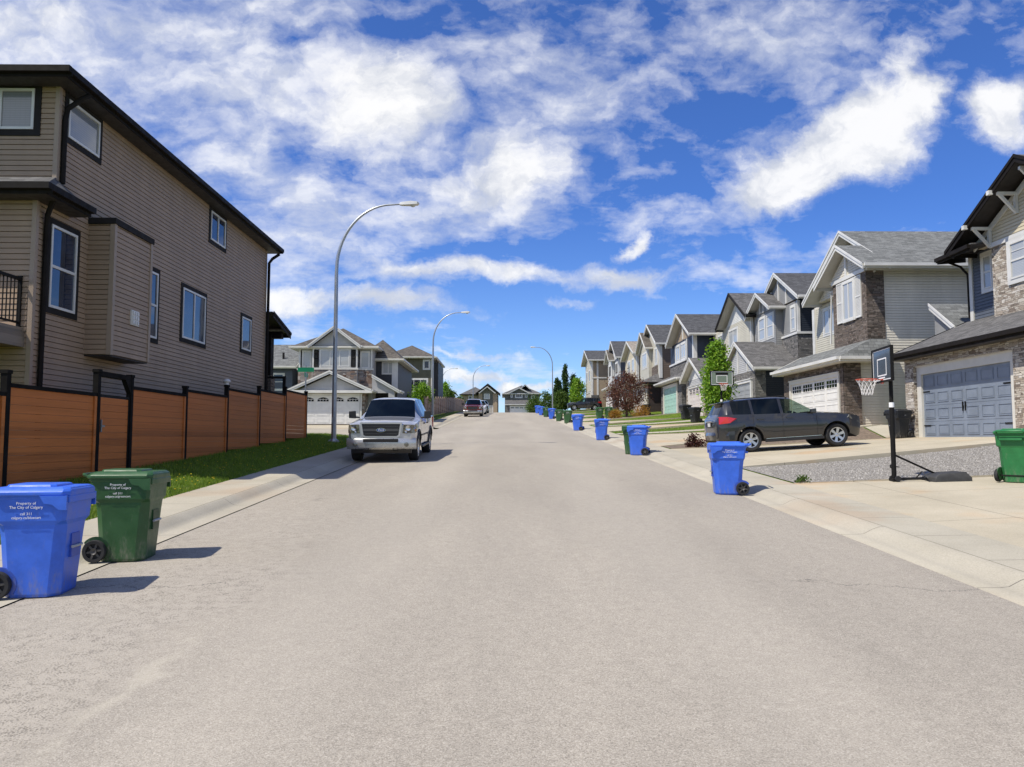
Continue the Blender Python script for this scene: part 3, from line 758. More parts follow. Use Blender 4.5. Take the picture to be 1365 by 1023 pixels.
# ------------------------------------------------------------------ big brown house on the left
def left_house():
    H = House('brown_house', 'large two storey brown lap sided house behind the orange board fence', (-13.5, 23., 1.3))
    r = H.r; sid = MT['brown_sid']; WX = -9.6; y0, y1, yb = 16.12, 30.56, 15.5
    zt, zm = 9.44, 6.86
    H.core(sid, -21., WX, y0, y1, .4, zt, 'SB')
    H.core(sid, -21., WX, yb, y0, .4, zm, 'SB')                      # lower floor stands a step forward
    bt = MT['beige_trim']
    H.trim(bt, (WX-.07,WX+.026,y0-.026,y0+.07,zm+.1,zt-.02), (WX-.07,WX+.026,yb-.026,yb+.07,.5,zm-.02), (WX-.06,WX+.026,y1-.08,y1+.026,.8,zt-.02))
    F = FX(WX, 1)
    # windows on the street side
    for (u0,u1,v0,v1,k,p) in ((15.87,17.1,4.45,6.48,'hung','glass_blue'),(16.31,17.85,8.29,9.40,'fixed','blind_grey'),(24.5,26.05,8.18,9.40,'slider','glass_blue'),
                              (20.12,21.12,4.42,6.49,'hung','glass_blue'),(22.53,24.5,4.69,6.46,'slider','glass_blue'),(27.68,28.92,4.96,6.42,'fixed','glass_blue')):
        window(r, F, u0, u1, v0, v1, k, p, 'dark_trim', .13)
    FF = FY(y0)
    window(r, FF, -11.7, -9.97, 8.30, 9.48, 'slider', 'blind_grey', 'dark_trim', .14)
    # chimney box standing out of the wall
    bx = WX+.60; by0, by1, bz0, bz1 = 17.46, 19.32, 3.73, 6.76
    H.core(sid, WX-.1, bx, by0, by1, bz0, bz1, 'SB')
    H.trim(bt, (bx-.08,bx+.03,by0-.03,by0+.08,bz0,bz1), (bx-.08,bx+.03,by1-.08,by1+.03,bz0,bz1))
    H.trim(DK, (WX,bx+.05,by0-.05,by1+.05,bz1,bz1+.14), part='chimney_cap')
    H.trim(MT['soffit_dark'], (WX,bx-.01,by0+.01,by1-.01,bz0-.03,bz0-.002), part='chimney_underside')
    meter_vent(r, FX(bx, 1), 18.5, 4.73, .36)
    # hip roof, black gutter and dark soffit
    hip(r, -21.6, WX+.42, y0-.50, y1+.40, 9.58, 11.9, SH['dark'], BF, MT['soffit_dark'])
    # little roof over the step
    q = [[(-21,15.05,6.9),(WX+.45,15.05,6.9),(WX,y0,7.40),(-21,y0,7.40)], [(WX+.45,15.05,6.9),(WX+.45,16.7,6.9),(WX,16.7,7.0),(WX,y0,7.40)]]
    o = roof_part(r, q, SH['mid'], BF, None, (), [((-21,15.05,6.9),(WX+.45,15.05,6.9),(0,-1,0),0,.13),((WX+.45,15.05,6.9),(WX+.45,16.7,6.9),(1,0,0))])
    m = MB(); m.box(-21, WX+.44, 15.06, yb, 6.69, 6.71); m.box(WX, WX+.44, yb, 16.7, 6.69, 6.71); m.build('soffit', MT['soffit_dark'], o)
    # downpipes
    downpipe(r, [(WX+.46,y0+.35,9.36),(WX+.36,y0+.22,9.22),(WX+.10,y0+.16,8.98),(WX+.07,y0+.13,8.7),(WX+.07,y0+.13,7.3)], BF, .055)
    downpipe(r, [(WX+.48,15.45,6.82),(WX+.30,15.55,6.7),(WX+.10,15.72,6.45),(WX+.07,15.76,6.2),(WX+.07,15.76,1.1)], BF, .055)
    downpipe(r, [(WX+.42,y1+.30,9.33),(WX+.20,y1+.12,9.1),(WX+.10,y1+.03,8.9),(WX+.09,y1+.02,2.)], BF, .06)
    # deck and railing on the near side
    d = MB(); d.box(-14.5, WX-.16, 11.4, 15.58, 3.96, 4.06); d.box(-14.5, WX-.12, 11.4, 15.58, 3.66, 3.96)
    d.build('deck', MT['deckwood'], r)
    rl = MB(); rx = WX-.24
    rl.box(rx-.03, rx+.03, 11.4, 15.55, 5.02, 5.08); rl.box(rx-.02, rx+.02, 11.4, 15.55, 4.14, 4.18)
    for k in (15.48, 13.8, 12.1): rl.box(rx-.035, rx+.035, k-.035, k+.035, 4.06, 5.12)
    k = 11.5
    while k < 15.42: rl.box(rx-.009, rx+.009, k-.009, k+.009, 4.18, 5.02); k += .115
    rl.build('railing', MT['metal_black'], r)
    # walkout door under the deck
    door = MB(); door.fbox(FY(yb), -12.4, -10.35, 1.0, 3.35, 0, .04); door.build('patio_door', MT['glass'], r)
    # front porch at the far end
    q = [[(-16.,30.7,6.95),(-16.,33.3,6.42),(WX+.25,33.3,6.42),(WX+.25,30.7,6.95)]]
    o = roof_part(r, q, SH['dark'], BF, MT['soffit_dark'], [((WX+.25,30.7,6.95),(WX+.25,33.3,6.42),(1,0,0))], [((-16.,33.3,6.42),(WX+.25,33.3,6.42),(0,1,0))])
    H.core(sid, -21, -10.6, y1, 32.4, 1.5, 6.8, 'B')
    yy = 32.6
    H.panel(ST['brown'], FX(-9.85, 1), yy-.28, yy+.28, 1.7, 4.5, .0, 'porch_pier', d0=-.5)
    H.trim(BF, (-10.3,-9.9,yy-.2,yy+.2,4.5,6.3), part='porch_post')
    H.trim(BF, (-16.,WX+.1,32.5,32.8,6.1,6.4), part='porch_beam')
    H.trim(MT['deckwood'], (-16.,WX+.05,32.4,33.,1.6,2.5), part='porch_floor')
    m = MB(); yy = 31.3
    m.box(-10.5,-10.38,yy-.05,yy+.05,1.9,4.38); m.box(-9.05,-8.93,yy-.05,yy+.05,1.9,4.38); m.box(-10.38,-9.05,yy-.04,yy+.04,4.28,4.37)
    m.build('gate_arch', MT['metal_black'], r)
    H.done()
left_house()

# ------------------------------------------------------------------ orange board fence, stepped uphill
FB = plain('black_stained_wood', (.012,.0105,.010), .85, var=.2, spec=.08)
def left_fence():
    X = LF
    ps = [9.85, 12.72, 15.55, 16.93, 19.85, 22.8, 25.8, 28.85, 31.9]
    tops = [2.58, 2.735, None, 2.97, 3.10, 3.33, 3.50, 3.68]
    f = root('board_fence', 'stepped orange brown board fence with black posts beside the grass strip', 'fence', (X, 20., gz(X, 20.)))
    def panel(par, a, b, z1, z0, nm='board_panel'):
        m = MB(); k = 0; z = z1-.07
        while z > z0+.02:
            zz = max(z0, z-.1375); m.box(X-.02, X+.02+.002*(k % 2), a, b, zz, z); z -= .1425; k += 1
        o = m.build(nm, MT['fence'], par)
        t = MB(); t.box(X-.045, X+.045, a, b, z1-.07, z1); t.build('top_rail', FB, o)
        e = MB(); e.box(X+.025, X+.05, b-.09, b-.002, z0, z1-.071); e.build('edge_board', MT['fence'], o)
    for i in range(8):
        if tops[i] is None: continue
        panel(f, ps[i]+.055, ps[i+1]-.055, tops[i], tops[i]-1.83)
    hs = [2.75, 2.95, 3.22, 3.22, 3.18, 3.42, 3.60, 3.78, 3.80]
    for i, y in enumerate(ps):
        m = MB(); m.box(X-.055, X+.055, y-.055, y+.055, gz(X, y)-.3, hs[i]-.06); m.box(X-.068, X+.068, y-.068, y+.068, hs[i]-.06, hs[i])
        m.build('post', FB, f)
    # gate under its black arch
    g_ = root('garden_gate', 'narrow orange board gate under a black arch in the stepped fence', 'gate', (X, 16.2, gz(X, 16.2)))
    a, b = 15.61, 16.87
    m = MB(); z = 2.66; k = 0
    while z > 1.05: m.box(X-.02, X+.02+.002*(k % 2), a+.05, b-.05, max(1.0, z-.1375), z); z -= .1425; k += 1
    o = m.build('board_panel', MT['fence'], g_)
    fr = MB(); fr.box(X-.03, X+.03, a+.01, a+.05, .98, 2.72); fr.box(X-.03, X+.03, b-.05, b-.01, .98, 2.72); fr.box(X-.03, X+.03, a+.05, b-.05, 2.67, 2.72)
    fr.build('frame', MT['metal_black'], g_)
    ar = MB(); ar.box(X-.05, X+.05, 15.605, 16.875, 3.09, 3.19)
    ar.prism([(X-.05,16.87,3.09),(X-.05,16.87,2.80),(X-.05,16.62,3.09)], (.1,0,0)); ar.build('arch', FB, g_)
    la = MB(); la.box(X+.03, X+.06, a+.08, a+.20, 2.05, 2.09); la.box(X+.03, X+.055, a+.07, a+.10, 1.95, 2.20); la.build('latch', MT['galv'], g_)
    # solar light on one post
    s_ = MB(); s_.lathe([(0.,.0),(.06,.0),(.06,.07),(.10,.08),(.11,.11),(.06,.17),(0,.18)], (X,22.8,3.421), 'Z', 14)
    o = s_.build('solar_light', MT['terracotta'], None, (X,22.8,3.42)); tag(o, 'small pale solar light capping a black fence post', 'garden light')
left_fence()

# ------------------------------------------------------------------ houses across the side street on the left
def grey_stone_house():
    H = House('stone_fronted_house', 'grey two storey house with stone band, dark shutters and white garage door', (-12.7, 58.2, 2.9))
    r = H.r; Y = 58.; lg = SID['lgrey']; ch = SID['charcoal']
    H.core(lg, -15.6, -10.0, Y, 69., 2.2, 8.75, 'S'); H.core(ch, -10.0, -8.35, Y+1.6, 69., 2.2, 8.0, 'S')
    H.core(lg, -14.45, -11.1, Y-.35, Y, 5.9, 8.9, 'S')
    H.trim(W, *[(x-.07,x+.07,Y-.39,Y-.33,5.9,8.8) for x in (-14.4,-11.15)], *[(x-.07,x+.07,Y-.06,Y-.0,5.6,8.7) for x in (-15.52,-10.08)], (-8.75,-8.3,Y+1.5,Y+1.62,5.4,8.0))
    H.panel(ST['mixed'], FY(Y-.352), -14.45, -11.1, 5.6, 7.05, .06)
    H.panel(ST['mixed'], FY(Y), -15.62, -14.45, 5.3, 7.05, .07); H.panel(ST['mixed'], FY(Y), -11.1, -9.98, 5.3, 7.05, .07)
    H.trim(CR, (-14.55,-11.0,Y-.44,Y-.34,7.05,7.17), (-15.7,-14.47,Y-.10,Y-.02,7.05,7.17), (-11.08,-9.92,Y-.10,Y-.02,7.05,7.17), part='sill_band')
    window(r, FY(Y-.36), -13.95, -11.6, 7.2, 8.65, 'triple', 'blind', 'white', .09)
    window(r, FY(Y), -15.35, -14.62, 7.25, 8.55, 'fixed', 'blind', 'white', .07); window(r, FY(Y), -10.95, -10.2, 7.15, 8.5, 'fixed', 'blind', 'white', .07)
    for a, b, y in ((-14.36,-14.0,Y-.36),(-11.55,-11.2,Y-.36),(-15.52,-15.37,Y),(-11.06,-10.97,Y),(-10.18,-10.05,Y)): shutter(r, FY(y), a, b, 7.25, 8.55, DK)
    hip(r, -16.1, -9.6, Y-.45, 69.5, 8.82, 10.65, SH['brown'], CR, SOFW)
    q = [[(-16.1,Y-.45,8.82),(-9.6,Y-.45,8.82),(-12.85,62.,10.75)]]
    gable_y(r, Y-.75, 62., -14.75, -10.8, 8.85, 10.35, SH['brown'], W, SOFW)
    H.mb('gable_wall', lg).prism([(-14.45,Y-.36,8.85),(-11.1,Y-.36,8.85),(-12.78,Y-.36,10.12)], (0,1.5,0))
    hip(r, -11.5, -7.9, Y+1.1, 69.4, 8.05, 9.75, SH['brown'], CR, SOFW)
    window(r, FY(Y+1.6), -9.55, -8.55, 6.85, 7.9, 'slider', 'blind', 'white', .07)
    # garage in front
    gY = 56.6
    H.core(ST['mixed'], -15.4, -10.3, gY, Y, 2.2, 5.35, part='garage_wall')
    garage_door(r, FY(gY), -15.0, -10.62, 2.92, 5.0, DOOR['white'], W, 4, 4, 'arch', fw=.12)
    gable_y(r, gY-.45, Y+.2, -15.9, -9.75, 5.45, 6.85, SH['brown'], W, SOFW)
    H.mb('garage_gable', lg).prism([(-15.3,gY-.05,5.4),(-10.35,gY-.05,5.4),(-12.83,gY-.05,6.55)], (0,1.2,0))
    H.trim(W, (-15.9,-9.7,gY-.5,gY-.10,5.20,5.40), part='garage_fascia')
    # entry
    q = [[(-10.0,Y-.3,6.7),(-10.0,Y+1.6,6.7),(-7.9,Y+1.6,5.5),(-7.9,Y-.3,5.5)]]
    roof_part(r, q, SH['brown'], W, SOFW, [((-10.,Y-.3,6.7),(-7.9,Y-.3,5.5),(0,-1,0))], [((-7.9,Y-.3,5.5),(-7.9,Y+1.6,5.5),(1,0,0))])
    H.mb('entry_gable', lg).prism([(-10.,Y-.1,5.3),(-8.3,Y-.1,5.3),(-8.3,Y-.1,5.62),(-10.,Y-.1,6.55)], (0,.1,0))
    H.trim(lg, (-8.75,-8.3,Y-.15,Y+.25,2.9,5.3), part='porch_column')
    H.trim(DK, (-9.9,-8.95,Y+1.5,Y+1.6,2.9,5.1), part='front_door')
    H.done()
grey_stone_house()
def olive_house():
    H = House('olive_house', 'olive green two storey house with white framed windows behind the grey fence', (-11., 90., 4.8))
    r = H.r; Y = 90.
    H.core(SID['olive'], -13.2, -8.5, Y, 101., 4.2, 11.4, 'S'); H.core(SID['tan'], -13.9, -12.0, Y-.6, Y, 4.2, 11.3, 'S')
    H.trim(CR, (-8.62,-8.46,Y-.03,Y+.1,4.4,11.4), (-12.1,-11.95,Y-.63,Y-.5,4.4,11.3))
    hip(r, -14.4, -8.0, Y-.6, 101.5, 11.5, 13.2, SH['brown'], CR, SOFW)
    window(r, FY(Y), -9.6, -8.7, 9.98, 11.2, 'fixed', 'glass', 'white', .16); window(r, FY(Y), -11.55, -8.95, 7.25, 9.0, 'triple', 'glass', 'white', .16)
    H.core(SID['charcoal'], -8.5, -7.9, Y+1.5, 99., 4.2, 11.0, part='side_bay')
    H.trim(MT['deckwood'], (-13.4,-8.4,Y-2.6,Y-.02,6.4,6.6), part='deck')
    m = MB()
    m.box(-13.4,-8.4,Y-2.62,Y-2.56,7.45,7.5)
    for k in range(30): m.box(-13.4+k*.17,-13.37+k*.17,Y-2.61,Y-2.57,6.6,7.45)
    for x in (-13.4,-10.9,-8.5): m.box(x,x+.12,Y-2.66,Y-2.54,4.2,7.5)
    m.build('railing', MT['metal_black'], r)
    H.done()
olive_house()
def slate_house():
    H = House('slate_house', 'slate grey gabled house seen past the end of the brown house', (-20., 62., 3.))
    r = H.r; H.core(SID['slate'], -25.5, -16.6, 60., 71., 2.2, 7.6, 'SB')
    q = [[(-26.,59.5,7.5),(-16.2,59.5,7.5),(-16.2,63.8,9.7),(-26.,63.8,9.7)],[(-26.,63.8,9.7),(-16.2,63.8,9.7),(-16.2,71.5,7.5),(-26.,71.5,7.5)]]
    roof_part(r, q, SH['grey'], CR, SOFW, [((-16.2,59.5,7.5),(-16.2,63.8,9.7),(1,0,0)),((-16.2,63.8,9.7),(-16.2,71.5,7.5),(1,0,0))], [((-26.,59.5,7.5),(-16.2,59.5,7.5),(0,-1,0))])
    H.mb('gable_wall', SID['slate']).prism([(-16.6,60.,7.5),(-16.6,71.,7.5),(-16.6,63.9,9.5)], (-.2,0,0))
    window(r, FX(-16.6, 1), 61.5, 62.6, 5.6, 7.0, 'hung', 'glass', 'white', .1); window(r, FY(60.), -18.2, -17.2, 5.6, 7.0, 'hung', 'glass', 'white', .1)
    v = MB(); v.tube([(-17.6,60.9,8.1),(-17.6,60.9,8.7)], .09, 8); v.build('roof_vent', DK, r)
    H.done()
slate_house()
def white_house():
    H = House('small_white_house', 'small pale house with a dark gable beyond the grey fence', (-11.5, 142., 6.9))
    r = H.r; H.core(SID['lgrey'], -14.5, -9.7, 140., 150., 6.2, 10.6, 'S')
    gable_y(r, 139.5, 150.5, -15., -9.2, 10.5, 12.2, SH['dark'], DK, SOFW)
    H.mb('gable_wall', SID['lgrey']).prism([(-14.5,140.,10.4),(-9.7,140.,10.4),(-12.1,140.,11.95)], (0,.3,0))
    window(r, FY(140.), -11.6, -10.0, 8.3, 10.0, 'slider', 'glass', 'white', .12)
    H.done()
white_house()
def far_houses():
    z = lambda y: 1.8+(586-y)/6.; x = lambda p: (p-672)/6.
    H = House('gabled_far_house', 'far beige house with a dark front gable past the crest, behind the parked pickup', (-5.5, 170., 7.))
    r = H.r; Y = 170.
    H.core(SID['tan'], x(616), x(640), Y+1.2, 180., 5.8, z(527), 'S'); H.core(SID['sage'], x(638), x(664), Y, 180., 5.8, z(525), 'S')
    hip(r, x(613), x(652), Y+.6, 181., z(525.5), z(514.5), SH['mid'], DK, SOFW)
    gable_y(r, Y-.8, 180., x(634.5), x(666), z(524.5), z(511.8), SH['mid'], DK, SOFW)
    gable_y(r, Y-1.0, Y+.3, x(639), x(660), z(524.), z(515.5), SH['mid'], W, SOFW)
    H.mb('gable_wall', SID['sage']).prism([(x(639),Y-.1,z(525)),(x(663),Y-.1,z(525)),(x(651),Y-.1,z(514.5))], (0,.2,0))
    for a, b in ((638,643),(657,663)): H.panel(SID['tan'], FY(Y), x(a), x(b), 6., z(525), .1, 'pilaster')
    window(r, FY(Y), x(645), x(653), z(532.5), z(523.5), 'slider', 'blind', 'white', .12); window(r, FY(Y+1.2), x(624), x(629), z(535), z(527.5), 'hung', 'glass', 'white', .1)
    window(r, FY(Y), x(658.8), x(661.4), z(533), z(526.), 'hung', 'blind', 'white', .08)
    garage_door(r, FY(Y), x(643.5), x(656.5), 6.9, 9.1, DOOR['beige'], W, 4, 4, fw=.15)
    H.done()
    H = House('grey_far_house', 'far grey green house with a white windowed garage door at the head of the street', (2.5, 168., 7.))
    r = H.r
    H.core(SID['sage'], x(673), x(719), Y, 181., 5.8, z(525.5), 'S'); H.core(SID['sage'], x(680), x(704), Y-.5, Y, z(536), z(524.5), 'S')
    hip(r, x(670), x(722), Y-.8, 184., z(525.), z(512.5), SH['mid'], W, SOFW)
    gable_y(r, Y-1.1, Y+4, x(678.5), x(705.5), z(524.2), z(517.3), SH['mid'], W, SOFW)
    H.mb('gable_wall', SID['sage']).prism([(x(680),Y-.55,z(525)),(x(704),Y-.55,z(525)),(x(692),Y-.55,z(518.5))], (0,.5,0))
    gable_y(r, Y-.2, Y+5, x(694), x(706), z(518), z(512.5), SH['mid'], W, SOFW)
    window(r, FY(Y-.5), x(686.5), x(696.5), z(531.2), z(524.3), 'triple', 'glass', 'white', .2)
    window(r, FY(Y-.5), x(680.6), x(683.4), z(530.5), z(526), 'fixed', 'glass', 'white', .1); window(r, FY(Y-.5), x(699.6), x(703), z(530.5), z(525.5), 'fixed', 'glass', 'white', .1)
    window(r, FY(Y), x(708), x(713), z(532), z(527.5), 'slider', 'glass', 'white', .12)
    gY = Y-4.
    H.core(SID['sage'], x(674.5), x(704.5), gY, Y-.5, 5.8, z(541), 'S', part='garage_wall'); H.panel(ST['grey'], FY(gY), x(674.5), x(679), 6., z(541), .08)
    garage_door(r, FY(gY), x(680.), x(703.5), 6.95, z(543.3), DOOR['white'], W, 4, 4, 'square', fw=.12)
    q = [[(x(673),gY-.5,z(540.5)),(x(706),gY-.5,z(540.5)),(x(706),Y-.5,z(533.8)),(x(673),Y-.5,z(533.8))]]
    roof_part(r, q, SH['mid'], W, SOFW, [((x(706),gY-.5,z(540.5)),(x(706),Y-.5,z(533.8)),(1,0,0))], [((x(673),gY-.5,z(540.5)),(x(706),gY-.5,z(540.5)),(0,-1,0))])
    H.done()
far_houses()
def grey_fence():
    f = root('cedar_fence', 'weathered grey brown vertical board fence running uphill past the second lamp', 'fence', (-7.2, 90., gz(-7.2, 90.)))
    P0, P1 = (-7.3, 70.), (-6.4, 124.); n = 22
    for i in range(n):
        a = [P0[k]+(P1[k]-P0[k])*i/n for k in (0,1)]; b = [P0[k]+(P1[k]-P0[k])*(i+1)/n for k in (0,1)]
        z = gz(*a)+.05; zb = gz(*b)+.05
        m = MB(); nb = 16
        for k in range(nb):
            y0 = a[1]+(b[1]-a[1])*k/nb; y1 = a[1]+(b[1]-a[1])*(k+.93)/nb; x = a[0]+(b[0]-a[0])*k/nb; zz = z+(zb-z)*k/nb
            m.box(x-.012, x+.012, y0, y1, zz, zz+1.75)
        m.build('board_panel', MT['fence_grey'], f)
        m = MB(); m.box(a[0]-.05, a[0]+.07, a[1]-.05, a[1]+.05, z-.2, z+1.9); m.build('post', MT['fence_grey'], f)
grey_fence()
# ------------------------------------------------------------------ row of houses up the right side
def house_one():
    H = House('stone_garage_house', 'nearest right hand house of pale ledgestone with grey blue garage door and black eaves', (18., 24., 1.86), 'houses up the right side of the street')
    r = H.r; st = ST['pale']; f = 1.86
    H.core(st, 14.72, 17.2, 20.5, 27.45, .8, 4.72, part='garage_wall')
    for q in ((20.5,21.57,.8,4.72),(26.88,27.45,.8,4.72),(21.57,26.88,4.37,4.72)): H.trim(st, (14.5,14.72,*q), part='stone_pier')
    garage_door(r, FX(14.72), 21.85, 26.6, f, f+2.2, DOOR['blue'], CR, 4, 6, None, True, fw=.27)
    skirt(r, 14.10, 17.0, 20.1, 27.7, 4.85, 6.10, SH['mid'], BF, MT['soffit_dark'])
    H.mb('garage_gable', SID['greige']).prism([(14.5,27.45,4.7),(17.,27.45,4.7),(17.,27.45,5.95)], (0,-.1,0))
    # upper floor: slate siding bay with hung window, stone bay with gable
    H.core(SID['slate'], 17.0, 29., 19.8, 27.3, 4.6, 8.5, 'F'); H.core(SID['greige'], 17.05, 29., 27.3, 27.34, .9, 8.5)
    H.core(st, 16.6, 17.0, 19.8, 25.5, 5.9, 8.35, part='stone_facing')
    H.core(SID['yellow'], 16.62, 17.0, 19.8, 25.48, 8.45, 8.6, part='gable_skirt')
    H.trim(W, (16.55,17.02,19.8,25.56,8.3,8.46), part='header_band'); H.trim(MT['cream'], (16.94,17.05,27.2,27.38,5.6,8.4))
    H.tri_x(SID['yellow'], 16.62, 17.4, 19.5, 26.5, 8.5, 10.35)
    q = lambda y0, y1, z0, z1: [(16.60,y0,z0),(16.60,y1,z1),(16.60,y1,z1-.22),(16.60,y0,z0-.22)]
    m = H.mb('barge_frieze', W); m.prism(q(26.4,23.0,8.6,10.42), (-.05,0,0)); m.prism(q(19.6,23.0,8.6,10.42), (-.05,0,0))
    gable_x(r, 15.85, 29.3, 19.1, 26.9, 8.5, 10.62, SH['mid'], BF, MT['soffit_dark'])
    roof_part(r, [[(15.95,25.6,8.50),(17.0,25.6,8.60),(17.0,27.6,8.60),(15.95,27.6,8.42)]], SH['mid'], BF, MT['soffit_dark'], (), [((15.95,25.6,8.46),(15.95,27.6,8.42),(-1,0,0)),((15.95,27.6,8.42),(17.0,27.6,8.5),(0,1,0))], 'eave_return')
    window(r, FX(16.6), 22.2, 24.68, 6.84, 8.36, 'grid', 'blind', 'white', .16, depth=.05)
    window(r, FX(17.0), 25.95, 26.7, 6.95, 8.40, 'hung', 'blind', 'white', .13, depth=.05)
    # white timber gable brackets
    for y, z in ((25.5,8.98),(24.1,9.75),(23.0,10.2),(21.6,9.65)):
        b = MB(); b.box(15.95,16.6,y-.05,y+.05,z-.06,z+.04); b.box(16.5,16.6,y-.05,y+.05,z-.66,z-.06)
        b.prism([(15.98,y-.04,z-.06),(16.10,y-.04,z-.06),(16.5,y-.04,z-.52),(16.5,y-.04,z-.64)], (0,.08,0)); b.build('gable_bracket', W, r)
    for y, z in ((25.6,9.16),(24.2,9.92)):
        b = MB(); b.box(15.70,15.84,y-.07,y+.07,z-.20,z-.06); b.build('rafter_tail', W, r)
    # entry gable on the far side of the garage
    H.core(SID['greige'], 17.1, 28., 27.34, 29.3, .9, 5.9, 'F')
    roof_part(r, [[(16.6,27.72,5.94),(22.,27.72,5.94),(22.,29.4,7.08),(16.6,29.4,7.08)]], SH['grey'], W, SOFW, [((16.6,27.72,5.94),(16.6,29.4,7.08),(-1,0,0))], (), 'entry_roof')
    H.mb('gable_wall', SID['grey']).prism([(16.75,27.8,5.8),(16.75,29.35,5.8),(16.75,29.35,6.85)], (5.2,0,0))
    downpipe(r, [(16.2,27.5,8.3),(16.7,27.46,8.1),(16.95,27.44,7.8),(16.95,27.44,6.2)], BF, .045)
    H.done()
house_one()
def house_two():
    H = House('greige_house', 'greige house with brown ledgestone corners and white carriage style garage door', (19., 37., 2.36), 'houses up the right side of the street')
    r = H.r; f = 2.36; st = ST['brown']; sid = SID['greige']; cr = SID['cream']
    H.core(sid, 14.52, 18., 32.32, 39.2, 1.2, 5.2, 'S', part='garage_wall')
    H.panel(st, FX(14.5), 32.25, 32.62, 1.6, 5.1, .08); H.panel(st, FX(14.5), 38.5, 39.2, 1.6, 5.1, .08); H.panel(st, FX(14.5), 32.62, 38.5, 4.65, 5.1, .08)
    H.panel(st, FY(32.3), 14.42, 15.15, 1.4, 5.1, .08)
    garage_door(r, FX(14.5), 32.85, 38.25, f, f+2.15, DOOR['white'], CR, 4, 4, 'square', fw=.16)
    skirt(r, 13.98, 15.53, 31.6, 39.6, 5.27, 6.05, SH['grey'], W, SOFW, near_x=16.3, near_dy=.42)
    # projecting stone bay
    H.core(st, 15.53, 16.31, 32.3, 35.6, 5.2, 9.05, part='stone_facing')
    H.core(sid, 16.31, 28., 32.34, 35.62, 1.2, 9.1, 'S'); H.core(sid, 17.34, 28., 35.62, 42.2, 1.2, 9.1); H.core(cr, 17.28, 17.34, 35.6, 42.2, 2., 9.0, 'F')
    H.trim(W, (15.46,15.58,32.3,35.62,9.02,9.18), (15.53,28.,32.2,32.34,9.05,9.18), part='frieze_band'); H.trim(W, (17.2,17.32,41.9,42.2,3.,9.))
    H.tri_x(sid, 15.55, 17.5, 32.2, 36.0, 9.15, 10.3)
    H.trim(W, (15.46,15.54,34.02,34.18,9.18,10.3), part='king_post')
    gable_x(r, 15.08, 20., 31.56, 36.65, 9.2, 10.6, SH['grey'], W, SOFW)
    gable_x(r, 16.3, 28.5, 31.62, 41.2, 9.19, 11.9, SH['grey'], W, SOFW, ends=(1,1))
    H.tri_x(sid, 17.0, 17.6, 32.4, 40.8, 9.15, 11.5)
    window(r, FX(15.53), 33.3, 34.55, 7.08, 8.98, 'slider', 'blind', 'white', .10, depth=.05, sill=True)
    shutter(r, FX(15.53), 32.72, 33.28, 7.12, 8.98, W); shutter(r, FX(15.53), 34.57, 35.12, 7.12, 8.98, W)
    window(r, FX(17.28), 39.3, 40.9, 7.3, 8.85, 'slider', 'blind', 'white', .12)
    downpipe(r, [(15.9,32.2,9.0),(15.6,35.9,8.8),(15.5,35.9,6.3)], W, .04)
    H.trim(W, (28.,28.2,32.28,32.6,1.2,9.0))
    H.done()
house_two()
def house_three():
    H = House('navy_sided_house', 'grey fronted house with deep navy side walls, twin white gables and stone base', (19., 47., 2.95), 'houses up the right side of the street')
    r = H.r; f = 2.95; nv = SID['dnavy']; gr = SID['grey']
    H.core(nv, 14.55, 18., 43.92, 50.2, 1.9, 5.8, 'S', part='garage_wall'); H.core(ST['grey'], 14.48, 14.55, 43.88, 50.2, 1.9, 5.8, part='stone_facing')
    H.panel(ST['grey'], FY(43.92), 14.5, 15.1, 1.9, 5.75, .05)
    garage_door(r, FX(14.48), 44.5, 49.4, f, f+2.2, DOOR['grey'], W, 4, 4, None, fw=.16)
    gable_x(r, 14.3, 17.6, 43.5, 50.7, 5.95, 7.85, SH['mid'], W, SOFW)
    H.tri_x(SID['lgrey'], 14.5, 14.8, 43.9, 50.2, 5.8, 7.5)
    for y in (45.2,47.05,48.9): H.trim(W, (14.44,14.49,y-.06,y+.06,5.85,5.9+1.45*(1-abs(y-47.05)/3.2)), part='gable_batten')
    H.core(nv, 17.3, 28., 44.2, 51.0, 2., 10.0, 'S'); H.core(gr, 17.2, 17.3, 44.2, 51., 5.5, 9.95, 'F')
    H.core(gr, 16.75, 17.2, 46.6, 50.6, 6.2, 9.95, 'FS')
    H.panel(ST['grey'], FX(17.2), 44.12, 46.6, 5.6, 7.95, .10); H.panel(ST['grey'], FY(44.2), 17.202, 18.0, 5.6, 7.95, .08)
    H.trim(W, (17.05,17.2,44.05,46.6,7.95,8.08), (17.202,18.05,44.05,44.2,7.95,8.08), part='sill_band'); H.trim(W, (17.14,17.30,44.14,44.24,8.08,9.95))
    gable_x(r, 16.9, 28.5, 43.4, 50.9, 10.1, 12.2, SH['dark'], W, SOFW, ends=(1,1))
    gable_x(r, 16.2, 19., 46.2, 51.0, 9.95, 11.2, SH['mid'], W, SOFW)
    H.tri_x(gr, 17.2, 17.5, 44.0, 50.5, 10.05, 11.85); H.tri_x(gr, 16.72, 17.2, 46.6, 50.6, 9.95, 10.95, 'front_gable_wall')
    for y in (45.9,47.2,48.5): H.trim(W, (17.12,17.2,y-.06,y+.06,10.05,11.2+.5*(1-abs(y-47.2)/1.4)), part='gable_batten')
    for y in (47.9,48.6,49.3): H.trim(W, (16.65,16.72,y-.05,y+.05,9.95,10.72), part='gable_batten')
    window(r, FX(16.75), 46.9, 48.3, 8.1, 9.75, 'hung', 'blind', 'white', .13); window(r, FX(16.75), 48.45, 49.85, 8.1, 9.75, 'hung', 'blind', 'white', .13)
    window(r, FX(17.2), 44.5, 45.4, 8.2, 9.8, 'hung', 'blind', 'white', .12)
    H.done()
house_three()
